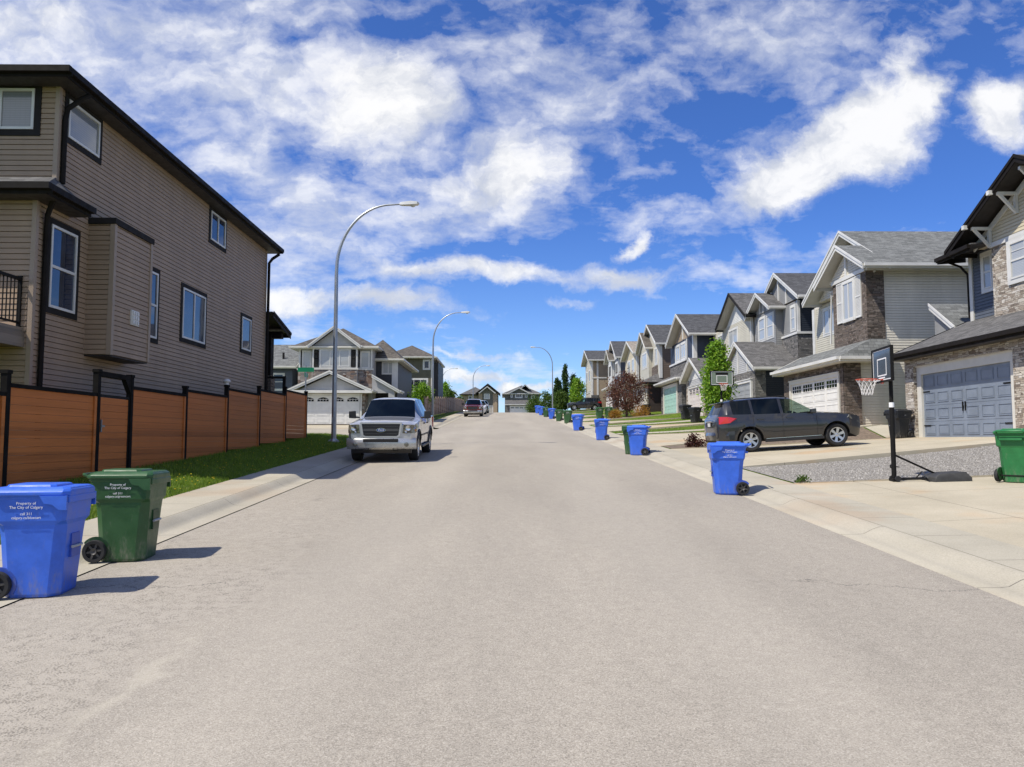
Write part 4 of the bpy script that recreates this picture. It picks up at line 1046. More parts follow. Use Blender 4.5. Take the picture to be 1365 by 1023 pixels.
def house_four():
    H = House('beige_house', 'beige sided house with a white gable over its pale garage, behind the bright green tree', (19., 55., 3.5), 'houses up the right side of the street')
    r = H.r; f = 3.5; cr = SID['cream']; lg = SID['lgrey']
    H.core(lg, 14.5, 18., 54.75, 60.3, 2.6, 6.35, 'FS', part='garage_wall')
    H.panel(ST['pale'], FX(14.5), 54.7, 55.3, 2.7, 6.3, .08); H.panel(ST['pale'], FX(14.5), 59.7, 60.3, 2.7, 6.3, .08)
    garage_door(r, FX(14.5), 55.5, 59.5, f, f+2.2, plain('pinkish_white_door', (.62,.57,.53), .45, var=.04), W, 4, 4, 'arch', fw=.14)
    gable_x(r, 14.0, 18., 54.3, 60.6, 6.4, 7.95, SH['mid'], W, SOFW)
    H.tri_x(SID['white'], 14.5, 14.8, 54.75, 60.2, 6.35, 7.7)
    H.core(SID['tan'], 16.7, 28., 50.8, 60., 2.6, 10.2, 'S'); H.core(cr, 16.6, 16.7, 50.8, 60., 5.5, 10.1, 'F')
    H.core(cr, 17.8, 28.5, 50.6, 50.8, 2.6, 10.1, 'S')
    H.trim(W, (16.55,16.72,50.74,50.9,5.6,10.1))
    gable_x(r, 16.0, 28.5, 50.2, 57.3, 10.1, 12.2, SH['mid'], DK, SOFW, ends=(1,1)); gable_x(r, 17.2, 28.5, 53., 60.6, 10.1, 12.1, SH['mid'], W, SOFW)
    H.tri_x(SID['white'], 16.6, 16.9, 51., 56.5, 10.1, 11.75)
    window(r, FX(16.6), 53.7, 56.0, 8.2, 9.85, 'slider', 'blind', 'white', .13); window(r, FX(16.6), 57.4, 58.9, 8.2, 9.85, 'slider', 'blind', 'white', .13)
    H.done()
house_four()
def house_five():
    H = House('teal_door_house', 'dark navy house with a mint green garage door and long white eaves', (19., 65., 3.97), 'houses up the right side of the street')
    r = H.r; f = 3.97; nv = SID['navy']
    H.core(ST['grey'], 14.3, 18., 61.4, 69.4, 3., 6.75, part='garage_wall')
    garage_door(r, FX(14.3), 62.9, 67.9, f, f+2.25, DOOR['teal'], CR, 4, 4, None, fw=.2)
    skirt(r, 13.8, 15.1, 60.9, 69.8, 6.8, 7.45, SH['mid'], W, SOFW, near_x=16.)
    H.core(nv, 15.3, 27.5, 60.3, 69., 3., 10.2, 'S'); H.core(nv, 15.1, 15.3, 60.3, 68.8, 6., 10.15, 'F')
    H.panel(ST['grey'], FX(15.1), 62.6, 68.8, 7.3, 8.3, .08); H.trim(W, (14.94,15.1,62.6,68.8,8.3,8.45), part='sill_band')
    H.trim(W, (15.02,15.32,60.24,60.62,7.,10.15), (15.04,15.2,62.5,62.7,8.4,10.1))
    gable_x(r, 14.5, 28., 59.5, 68.2, 10.15, 12.35, SH['dark'], W, SOFW, ends=(1,1))
    H.tri_x(SID['tan'], 15.1, 15.5, 60.3, 67.4, 10.15, 11.9)
    H.trim(W, (15.0,15.1,63.75,63.95,10.2,11.9), part='king_post')
    window(r, FX(15.1), 63.0, 64.9, 8.5, 10.0, 'slider', 'blind', 'white', .16); window(r, FX(15.1), 65.1, 67.0, 8.5, 10.0, 'slider', 'blind', 'white', .16)
    H.done()
house_five()
def house_six():
    H = House('taupe_house', 'taupe brown house with two stacked gables, behind the purple leaved tree', (19., 76., 4.52), 'houses up the right side of the street')
    r = H.r; f = 4.52; tp = SID['taupe']
    H.core(SID['brownd'], 13.6, 18., 72.05, 79.6, 3.6, 7.1, 'S', part='garage_wall'); H.core(SID['cream'], 13.5, 13.6, 72., 79.6, 3.6, 7.05, 'F')
    garage_door(r, FX(13.5), 73.2, 78.2, f, f+2.2, DOOR['beige'], W, 4, 4, None, fw=.18)
    skirt(r, 13.1, 14.8, 71.6, 80., 7.2, 8.15, SH['mid'], DK, SOFW, near_x=15.2)
    H.core(tp, 14.85, 27.5, 72., 80.5, 3.6, 10.95, 'S', ex=.2); H.core(SID['cream'], 14.75, 14.85, 72., 80.5, 7., 10.9, 'F')
    H.panel(ST['brown'], FX(14.75), 72.9, 80.4, 7.6, 8.9, .08); H.trim(W, (14.70,14.98,71.94,72.1,7.6,10.9))
    gable_x(r, 14.3, 28., 71.6, 80.6, 10.9, 13.3, SH['dark'], W, SOFW, ends=(1,1)); gable_x(r, 13.95, 18., 75.2, 80.9, 10.9, 12.75, SH['brown'], W, SOFW)
    H.tri_x(SID['cream'], 14.75, 15., 72., 80.2, 10.9, 12.9); H.core(SID['cream'], 14.4, 14.8, 75.6, 80.4, 7.5, 10.9, 'FS'); H.tri_x(SID['cream'], 14.4, 14.7, 75.6, 80.4, 10.9, 12.4, 'front_gable_wall')
    window(r, FX(14.4), 76.6, 79.3, 9.0, 10.7, 'triple', 'blind', 'white', .15); window(r, FX(14.75), 73., 74.4, 9.0, 10.7, 'slider', 'blind', 'white', .13)
    H.done()
house_six()
def house_seven():
    H = House('cream_house', 'cream sided house with a light tan shingle roof, between the taupe and slate blue houses', (19., 87., 5.1), 'houses up the right side of the street')
    r = H.r; f = 5.1; cr = SID['yellow']
    H.core(cr, 13.6, 18., 83.5, 90.2, 4.2, 7.7, 'FS', part='garage_wall'); garage_door(r, FX(13.6), 84.4, 89.3, f, f+2.2, DOOR['white'], W, 4, 4, None)
    skirt(r, 13.1, 14.6, 83.1, 90.6, 7.8, 8.6, SH['tan'], W, SOFW, near_x=15.)
    H.core(SID['tan'], 14.6, 27., 83., 91., 4.2, 11.3, 'S'); H.core(cr, 14.5, 14.6, 83., 91., 7., 11.25, 'F')
    gable_x(r, 14.0, 27.5, 82.5, 91.4, 11.25, 13.0, SH['tan'], W, SOFW, ends=(1,1)); H.tri_x(cr, 14.5, 14.8, 83.2, 90.8, 11.25, 12.7)
    window(r, FX(14.5), 84.6, 86.4, 9.3, 10.9, 'slider', 'blind', 'white', .15); window(r, FX(14.5), 87.2, 89.4, 9.3, 10.9, 'slider', 'blind', 'white', .15)
    H.trim(W, (14.45,14.7,82.94,83.2,7.,11.2))
    H.done()
house_seven()
def house_eight():
    H = House('slate_blue_house', 'slate blue house with steep dark roof, second from the far end of the right row', (19., 99., 5.68), 'houses up the right side of the street')
    r = H.r; f = 5.68; sb = SID['slate']
    H.core(sb, 13.6, 18., 95., 101.6, 4.8, 8.3, 'FS', part='garage_wall'); garage_door(r, FX(13.6), 95.8, 100.8, f, f+2.2, DOOR['white'], W, 4, 4, None)
    skirt(r, 13.1, 14.5, 94.6, 102., 8.4, 9.1, SH['dark'], W, SOFW, near_x=15.)
    H.core(sb, 14.5, 27., 95.4, 103., 4.8, 12.1, 'S'); H.core(sb, 14.4, 14.5, 95.4, 103., 8., 12.1, 'F')
    gable_x(r, 13.9, 27.5, 94.9, 103.4, 12.1, 14.6, SH['dark'], W, SOFW, ends=(1,1)); gable_x(r, 13.6, 18., 99., 103.6, 12.1, 13.7, SH['brown'], W, SOFW)
    H.tri_x(SID['white'], 14.4, 14.7, 95.6, 102.8, 12.1, 14.1); H.core(SID['white'], 14.1, 14.4, 99.3, 103.2, 8.2, 12.1, 'F'); H.tri_x(SID['white'], 14.1, 14.3, 99.3, 103.2, 12.1, 13.4, 'front_gable_wall')
    window(r, FX(14.4), 96.2, 98.6, 9.9, 11.7, 'slider', 'glass', 'white', .2); window(r, FX(14.1), 99.9, 102.6, 9.9, 11.7, 'slider', 'glass', 'white', .2)
    H.trim(W, (14.34,14.6,95.34,95.7,8.,12.05))
    H.done()
house_eight()
def house_nine():
    H = House('end_house', 'tan house with white corner boards, last of the right row beside the poplars', (17., 111., 6.25), 'houses up the right side of the street')
    r = H.r; f = 6.25; tn = SID['tan']
    H.core(tn, 12.4, 26., 107., 115., 5.4, 12.9, 'S'); H.core(SID['cream'], 12.3, 12.4, 107., 115., 5.4, 12.9, 'F')
    H.trim(W, (12.25,12.5,106.94,107.2,8.,12.9), (13.0,13.25,106.94,107.0,8.,12.9), (12.25,14.4,106.92,107.0,10.35,10.5)); H.panel(ST['grey'], FY(107.), 12.2, 13.2, 5.6, 8.0, .12)
    gable_x(r, 11.7, 26.6, 106.4, 115.6, 12.95, 14.75, SH['dark'], W, SOFW, ends=(1,1)); H.tri_x(SID['cream'], 12.3, 12.6, 107., 115., 12.9, 14.45)
    window(r, FX(12.3), 108.5, 110.5, 10., 11.8, 'slider', 'glass', 'white', .15); window(r, FX(12.3), 112., 114., 10., 11.8, 'slider', 'glass', 'white', .15)
    garage_door(r, FX(12.3), 108.3, 113.3, f, f+2.2, DOOR['beige'], W, 4, 4, None)
    H.done()
house_nine()
# ------------------------------------------------------------------ wheeled carts
def oct_ring(x0, x1, hw, c, z):
    x0 *= .92; x1 = min(x1*.94, .365)
    return [(x0,-hw+c,z),(x0+c,-hw,z),(x1-c,-hw,z),(x1,-hw+c,z),(x1,hw-c,z),(x1-c,hw,z),(x0+c,hw,z),(x0,hw-c,z)]
def text_into(mb, body, size, mat4, shear=0.):
    cu = bpy.data.curves.new('lettering', 'FONT'); cu.body = body; cu.size = size; cu.align_x = 'CENTER'; cu.align_y = 'CENTER'
    cu.extrude = .001; cu.resolution_u = 2; cu.shear = shear
    o = bpy.data.objects.new('lettering', cu); me = bpy.data.meshes.new_from_object(o)
    mb.mesh([mat4 @ v.co for v in me.vertices], [tuple(p.vertices) for p in me.polygons])
    bpy.data.objects.remove(o); bpy.data.meshes.remove(me); bpy.data.curves.remove(cu)
def frame4(loc, rot):
    from mathutils import Euler
    return Matrix.Translation(loc) @ Euler(rot).to_matrix().to_4x4()
def make_cart(label, mat, matdark, lines, group, both=True):
    """local axes: front towards +X, width along Y, base at z = 0"""
    r = root('wheelie_bin', label, 'bin', (0,0,0), group, 0.)
    b = MB()
    b.ring_loft([oct_ring(-.24,.27,.235,.085,.0), oct_ring(-.245,.285,.245,.085,.03), oct_ring(-.285,.325,.268,.08,.55), oct_ring(-.30,.335,.275,.075,.66),
                 oct_ring(-.315,.35,.290,.03,.70), oct_ring(-.34,.365,.298,.03,.90), oct_ring(-.355,.375,.305,.03,.905), oct_ring(-.355,.375,.305,.03,.935)], 0, False)
    b.box(-.36,-.315,-.20,.20,.80,.84)
    o = b.build('body', mat, r, bevel=.012)
    l = MB()
    l.ring_loft([oct_ring(-.37,.40,.325,.05,.925), oct_ring(-.375,.41,.33,.05,.94), oct_ring(-.375,.41,.33,.05,.965), oct_ring(-.345,.385,.305,.05,.985), oct_ring(-.30,.36,.27,.05,1.005)], 0, False)
    l.ring_loft([oct_ring(-.26,.22,.22,.04,1.0), oct_ring(-.25,.20,.20,.04,1.028)], 0, False)
    # drooping front grips and rim skirt
    for s_ in (-1, 1):
        y = s_*.325
        l.prism([(.12,y-.012,.93),(.355,y-.012,.93),(.355,y-.012,.80),(.29,y-.012,.80),(.23,y-.012,.85),(.16,y-.012,.86)], (0,.024,0))
    l.box(.345,.366,-.30,.30,.86,.93)
    l.build('lid', mat, r, bevel=.01)
    h = MB(); h.tube([(-.32,-.24,.93),(-.39,-.24,.97),(-.405,-.22,.975),(-.405,.22,.975),(-.39,.24,.97),(-.32,.24,.93)], .017, 8); h.build('handle', mat, r)
    f = MB(); f.box(.290,.316,-.09,.09,.34,.56); f.build('grip_recess_shade', matdark, r)  # dark plate; its colour stands for the shade inside a grip recess
    f = MB(); f.tube([(.328,-.105,.44),(.328,.105,.44)], .014, 8); f.build('lift_bar', MT['galv'], r)
    for s_ in (-1, 1):
        q = MB(); q.prism([(-.235+.158*math.cos(t), s_*.2405, .125+.158*math.sin(t)) for t in np.linspace(-.62, math.pi*.80, 15)]+[(-.262,s_*.2405,.03)], (0,s_*.014,0)); q.build('wheel_arch_shade', matdark, r)  # flat plate in darker colour, painting the shade of a wheel recess
    a = MB(); a.tube([(-.235,-.26,.125),(-.235,.26,.125)], .013, 8); a.build('axle', MT['metal_black'], r)
    for s_ in (-1, 1):
        w = MB(); y = s_*.285
        w.lathe([(.085,-.028),(.118,-.030),(.125,-.02),(.125,.02),(.118,.030),(.085,.028)], (-.235,y,.125), 'Y', 28)
        wo = w.build('wheel', MT['tyre'], r)
        k = MB(); k.lathe([(.0,-.012),(.030,-.026),(.034,-.03),(.034,.03),(.03,.026),(0,.012)], (-.235,y,.125), 'Y', 14)
        for i in range(6):
            an = i*math.pi/3+.2; c, s2 = math.cos(an), math.sin(an); px, pz = -s2, c
            P = lambda q, w_, yy: (-.235+c*q+px*w_, yy, .125+s2*q+pz*w_)
            k.hexa([P(.028,-.012,y-.012),P(.09,-.010,y-.012),P(.09,.010,y-.012),P(.028,.012,y-.012),P(.028,-.012,y+.012),P(.09,-.010,y+.012),P(.09,.010,y+.012),P(.028,.012,y+.012)])
        k.lathe([(.088,-.02),(.088,.02)], (-.235,y,.125), 'Y', 28)
        k.lathe([(.0,-.002),(.088,-.002)], (-.235,y,.125), 'Y', 28, 1)
        k.build('rim', [plast_grey, MT['hubdark']], wo)
    if lines:
        for s_ in (-1, 1):
            m = MB()
            for t, z, sz in lines:
                text_into(m, t, sz, frame4((.0, s_*(.294+.02*(z-.70)/.2+.003), z), (R(92.3), 0, 0 if s_ < 0 else math.pi)))
            m.build('lettering', MT['letter'], r)
    return r
plast_grey = plain('wheel_grey_plastic', (.07,.065,.06), .5, var=.1)
LB = [('Property of', .862, .036), ('The City of Calgary', .825, .036), ('call 311', .765, .034), ('calgary.ca/bluecart', .730, .034)]
LG = [('Property of', .862, .036), ('The City of Calgary', .825, .036), ('call 311', .765, .034), ('calgary.ca/greencart', .730, .034)]
def cartplastic(name, col):
    m, g, b = newmat(name); o = g.obj(); z = g.sep(o)[2]
    f = g.noise(o, 5., 5., .65); sp = g.noise(g.vmath('MULTIPLY', o, (1., 1., .35)), 22., 4., .7)
    c = g.mix(g.mrange(f, .3, .7), sc(col, .88), sc(col, 1.1))
    dirt = g.math('ADD', g.math('MULTIPLY', g.mrange(z, .34, .0), g.mrange(sp, .40, .70)), g.math('MULTIPLY', g.mrange(sp, .58, .72), .35))
    c = g.mix(g.math('MULTIPLY', dirt, .42), c, (.26,.235,.19))
    g.set(b.inputs['Base Color'], c); g.set(b.inputs['Roughness'], g.mrange(f, .3, .7, .34, .52))
    b.inputs['Specular IOR Level'].default_value = .4
    g.set(b.inputs['Normal'], g.bump(g.math('ADD', g.noise(o, 160., 2.), g.noise(o, 7., 2.)), .08, .006))
    return m
CB = cartplastic('blue_cart_plastic', (.042,.138,.64)); CG = cartplastic('green_cart_plastic', (.030,.092,.030)); CG2 = cartplastic('bright_green_cart_plastic', (.022,.16,.048)); CK = cartplastic('black_cart_plastic', (.016,.017,.019))
GB, GG, GK = 'blue recycling carts at the kerb', 'green organics carts at the kerb', 'black garbage carts by the garages'
blue = make_cart('blue wheeled recycling bin nearest the camera at the left kerb', CB, cartplastic('blue_cart_recess_shade', (.035,.085,.42)), LB, GB)  # second plastic: the same blue darkened as recess shade
green = make_cart('dark green wheeled bin beside the blue bin at the left kerb', CG, cartplastic('green_cart_recess_shade', (.010,.05,.015)), LG, GG)  # second plastic: the same green darkened as recess shade
black = make_cart('black wheeled bin against the stone pier of the blue garage door', CK, MT['hubdark'], [('311', .80, .05)], GK)
def put(o, x, y, rz, dz=0.):
    z = gz(x, y) if (x > XW or x < LW) else float(zr(y)+crown(np.array(min(max(x, LK), XK))))
    if abs(x) <= XW and x > XK+.3: z = float(zr(y))+.05
    o.location = (x, y, z+dz); o.rotation_euler = (0, R(0), rz)
put(blue, -4.40, 7.40, R(7)); put(green, -4.35, 8.98, R(5))
put(black, 14.02, 27.05, R(195), .018)
b5 = clone(blue, (0,0,0), 0, 'large blue bin at the right kerb in front of the dark sport utility car'); put(b5, 4.42, 15.15, R(171))
# carts up the right kerb: (colour, x, y, heading, label)
for col, x, y, rz, lab in (
    (blue, 4.62, 26.3, R(164), 'second blue bin up the right kerb, touching a green bin'),
    (blue, 4.70, 36.8, R(173), 'third blue bin up the right kerb, standing alone before the lawns'),
    (blue, 4.66, 48.2, R(164), 'fourth blue bin up the right kerb, last blue one before the green bins'),
    (blue, 4.66, 74.5, R(169), 'blue bin up the right kerb between green bins, beyond the second green one'),
    (blue, 4.40, 90., R(169), 'blue bin next to last in the far kerb line'),
    (blue, 4.45, 101., R(169), 'blue bin at the very far end of the kerb line near the crest'),
    (green, 4.52, 26.75, R(162), 'green bin hidden behind the second blue bin up the right kerb'),
    (green, 5.05, 60.5, R(169), 'green bin at the right kerb just beyond the fourth blue bin'),
    (green, 4.85, 67.0, R(169), 'green bin at the kerb between a nearer green bin and a farther blue bin'),
    (green, 4.52, 82., R(169), 'farthest green bin in the right kerb line, with blue bins before and behind it'),
    (green, 8.35, 66.8, R(180), 'left one of two green bins standing on the lawn below the purple tree'),
    (green, 9.15, 66.8, R(170), 'right one of two green bins standing on the lawn below the purple tree')):
    o = clone(col, (0,0,0), 0, lab); put(o, x, y, rz)
for x, y, rz, lab in ((12.75, 50.9, R(200), 'black bin on the lawn edge in front of the pale arched garage door'), (12.75, 53.6, R(190), 'black bin beside the stone pier left of the pale arched garage door'),
                      (13.05, 70.2, R(190), 'black bin below the taupe house near the orange shrubs')):
    o = clone(black, (0,0,0), 0, lab); put(o, x, y, rz)
g2 = make_cart('bright green wheeled bin alone on the near right driveway', CG2, CG, LG, GG); put(g2, 9.95, 14.75, R(35), .018)

# ------------------------------------------------------------------ street lamps
def make_lamp(label):
    """arm reaches towards +X"""
    r = root('street_lamp', label, 'street lamp', (0,0,0), 'galvanised street lamps', 0.)
    H_, A = 9.85, 3.1
    m = MB(); m.tube([(0,0,.05),(0,0,2.5),(0,0,6.9)], [.105,.092,.074], 14); m.build('pole', MT['galv'], r)
    m = MB(); pts = [(0,0,6.9)]
    for k in range(1, 15):
        a = k/14*math.pi/2; pts.append((2.25*(1-math.cos(a)), 0, 6.9+.15+2.72*math.sin(a)))
    pts.append((A-.45,0,9.80)); m.tube(pts, [.074-.040*i/(len(pts)-1) for i in range(len(pts))], 12); m.build('arm', MT['galv'], r)
    m = MB(); ring = lambda x, w, z0, z1: [(x,-w,z0+.02),(x,-w*.6,z0),(x,w*.6,z0),(x,w,z0+.02),(x,w*.85,z1-.02),(x,w*.4,z1),(x,-w*.4,z1),(x,-w*.85,z1-.02)]
    m.ring_loft([ring(A-.55,.05,9.75,9.85), ring(A-.45,.09,9.73,9.88), ring(A-.1,.15,9.73,9.92), ring(A+.18,.14,9.75,9.90), ring(A+.26,.06,9.79,9.86)])
    h = m.build('lamp_head', MT['lamp_white'], r)
    m = MB(); m.lathe([(0,-.075),(.07,-.06),(.11,-.02),(.12,.01)], (A,0,9.745), 'Z', 14); m.build('lens', MT['lens'], h)
    m = MB(); m.box(-.20,.20,-.20,.20,.0,.045); m.lathe([(.16,.045),(.15,.10),(.115,.14),(.105,.14)], (0,0,0), 'Z', 16)
    for x in (-.15,.15):
        for y in (-.15,.15): m.lathe([(.03,.045),(.03,.09),(0,.09)], (x,y,0), 'Z', 8)
    m.build('base_plate', MT['galv'], r, bevel=.006)
    m = MB(); m.box(-.055,.055,-.118,-.09,.75,1.0); m.build('hatch', MT['galv'], r)
    return r
lamp = make_lamp('tall curved street lamp nearest, on the left grass behind the silver pickup')
lamp.location = (-6.87, 31., gz(-6.87, 31.)-.01)
for x, y, rz, lab, s_ in ((-6.3, 67.5, 0, 'second curved street lamp on the left, beside the olive house', .97), (7.1, 112., math.pi, 'curved street lamp on the right among the poplars, arm pointing left', .97),
                      (-6.1, 150., 0, 'far street lamp on the left above the red pickup', 1.), (-13.5, 165., 0, 'distant thin street lamp behind the olive house', 1.05)):
    o = clone(lamp, (x, y, gz(x, y)), rz, lab); o.scale = (s_, s_, s_)
# street sign
r = root('street_sign', 'green street name sign on a thin pole at the fence end', 'street sign', (-9.05, 34.9, gz(-9.05, 34.9)))
z0 = gz(-9.05, 34.9)
m = MB(); m.tube([(-9.05,34.9,z0-.2),(-9.05,34.9,z0+3.15)], .03, 8); m.build('post', MT['galv'], r)
m = MB(); m.box(-9.42,-8.68,34.87,34.876,z0+2.86,z0+3.06); o = m.build('name_plate', MT['greensign'], r)
m = MB(); m.box(-9.05,-9.044,34.62,35.25,z0+2.62,z0+2.82); m.build('name_plate', MT['greensign'], r)

# ------------------------------------------------------------------ basketball hoops
def make_hoop(label, clear):
    """pole at the origin, board faces +X"""
    r = root('basketball_hoop', label, 'basketball hoop', (0,0,0), None, 0.)
    bk = MT['metal_black']; H_ = 2.08 if not clear else 2.33
    m = MB(); m.tube([(0,0,.0),(0,0,1.55)], .048, 12); m.tube([(0,0,1.55),(0,0,H_+.28)], .040, 12); m.build('pole', bk, r)
    m = MB(); m.tube([(0,0,1.52),(0,0,1.62)], .052, 12); m.build('height_label', MT['letter'], r)
    # base: two arms back to a water filled slab with a brace
    m = MB(); m.tube([(0,-.05,.05),(-.9,-.16,.07)], .02, 8); m.tube([(0,.05,.05),(-.9,.16,.07)], .02, 8); m.tube([(0,0,.55),(-.85,0,.14)], .02, 8)
    m.box(-.06,.06,-.13,.13,.0,.06); m.build('brace', bk, r)
    m = MB()
    for s_ in (-1, 1): m.tube([(-.55,-.02*s_,.2),(-.55,-.30*s_,.07)], .015, 6)
    m.ring_loft([[(-1.36,-.34,0),(-.66,-.34,0),(-.60,-.2,0),(-.60,.2,0),(-.66,.34,0),(-1.36,.34,0)],[(-1.36,-.34,.10),(-.68,-.34,.10),(-.62,-.2,.10),(-.62,.2,.10),(-.68,.34,.10),(-1.36,.34,.10)],[(-1.28,-.27,.21),(-.78,-.27,.17),(-.74,-.16,.17),(-.74,.16,.17),(-.78,.27,.17),(-1.28,.27,.21)]], 0, False)
    m.build('base', plain('dusty_black_plastic', (.040,.039,.037), .6, var=.25, vs=6), r, bevel=.02)
    for y in (-.10,.10):
        m = MB(); m.lathe([(.0,-.02),(.055,-.025),(.06,0),(.055,.025),(0,.02)], (-.02,y*1.6,.06), 'Y', 14); m.build('wheel', MT['tyre'], r)
    m = MB(); m.lathe([(.03,-.01),(.05,-.02),(.05,.02),(.03,.01)], (-.03,-.16,.30), 'Y', 10); m.tube([(-.03,-.2,.30),(-.03,.2,.30)], .012, 6); m.build('transport_bar', bk, r)
    # head
    m = MB()
    for z in (H_-.02, H_+.30): m.tube([(0,-.05,z),(.13,-.18,z+.05)], .014, 6); m.tube([(0,.05,z),(.13,.18,z+.05)], .014, 6)
    m.build('bracket', bk, r)
    bw, b0, b1 = .56, H_-.04, H_+.68
    m = MB(); m.box(.14,.165,-bw+.03,bw-.03,b0+.03,b1-.03); o = m.build('backboard', MT['clearboard'] if clear else plain('dark_board_face', (.055,.06,.066), .15, var=.1, coat=.6), r)
    m = MB()
    for q in ((-bw,bw,b0,b0+.035),(-bw,bw,b1-.035,b1),(-bw,-bw+.035,b0+.035,b1-.035),(bw-.035,bw,b0+.035,b1-.035)): m.box(.125,.185,q[0],q[1],q[2],q[3])
    if clear: m.box(.168,.176,-.30,.30,b1-.20,b1-.09); m.box(.168,.174,-.28,.28,b0+.10,b0+.13)
    m.build('frame', bk, o)
    m = MB(); t = .02; e = bw-.05
    for q in ((-e,e,b0+.04,b0+.04+t),(-e,e,b1-.04-t,b1-.04),(-e,-e+t,b0+.04,b1-.04),(e-t,e,b0+.04,b1-.04),(-.26,.26,b0+.13,b0+.155),(-.26,.26,b0+.475,b0+.50),(-.26,-.235,b0+.155,b0+.475),(.235,.26,b0+.155,b0+.475)):
        m.box(.1655,.169,*q)
    if not clear:
        m.box(.1655,.169,-.20,.16,b0+.075,b0+.105)
    m.build('board_marking', MT['letter'], o)
    m = MB(); c = (.165+.09+.215, 0, H_+.02)
    m.tube([(c[0]+.215*math.cos(a), .215*math.sin(a), c[2]) for a in np.linspace(0, 2*math.pi, 29)], .009, 8, 0, False)
    m.box(.165,.265,-.06,.06,c[2]-.012,c[2]+.006); m.box(.165,.178,-.07,.07,c[2]-.09,c[2])
    ri = m.build('rim', MT['orange'], r)
    m = MB(); n = 12; lv = [(.212,.0),(.165,-.08),(.135,-.16),(.115,-.24),(.105,-.32)]
    for i in range(n):
        for s_ in (1,-1):
            m.tube([(c[0]+q*math.cos((i+s_*k*.5)*2*math.pi/n), q*math.sin((i+s_*k*.5)*2*math.pi/n), c[2]+z) for k, (q, z) in enumerate(lv)], .0042, 4)
    m.build('net', MT['netcord'], r)
    return r
h1 = make_hoop('black portable basketball hoop with a dark board on the near right driveway', False)
h1.location = (8.02, 15.75, gz(8.02,15.75)+.018); h1.rotation_euler = (0,0,R(172.5))
h2 = make_hoop('basketball hoop with a clear backboard rising behind the dark sport utility car', True)
h2.location = (10.55, 37.0, gz(10.55,37.0)+.018); h2.rotation_euler = (0,0,R(268))
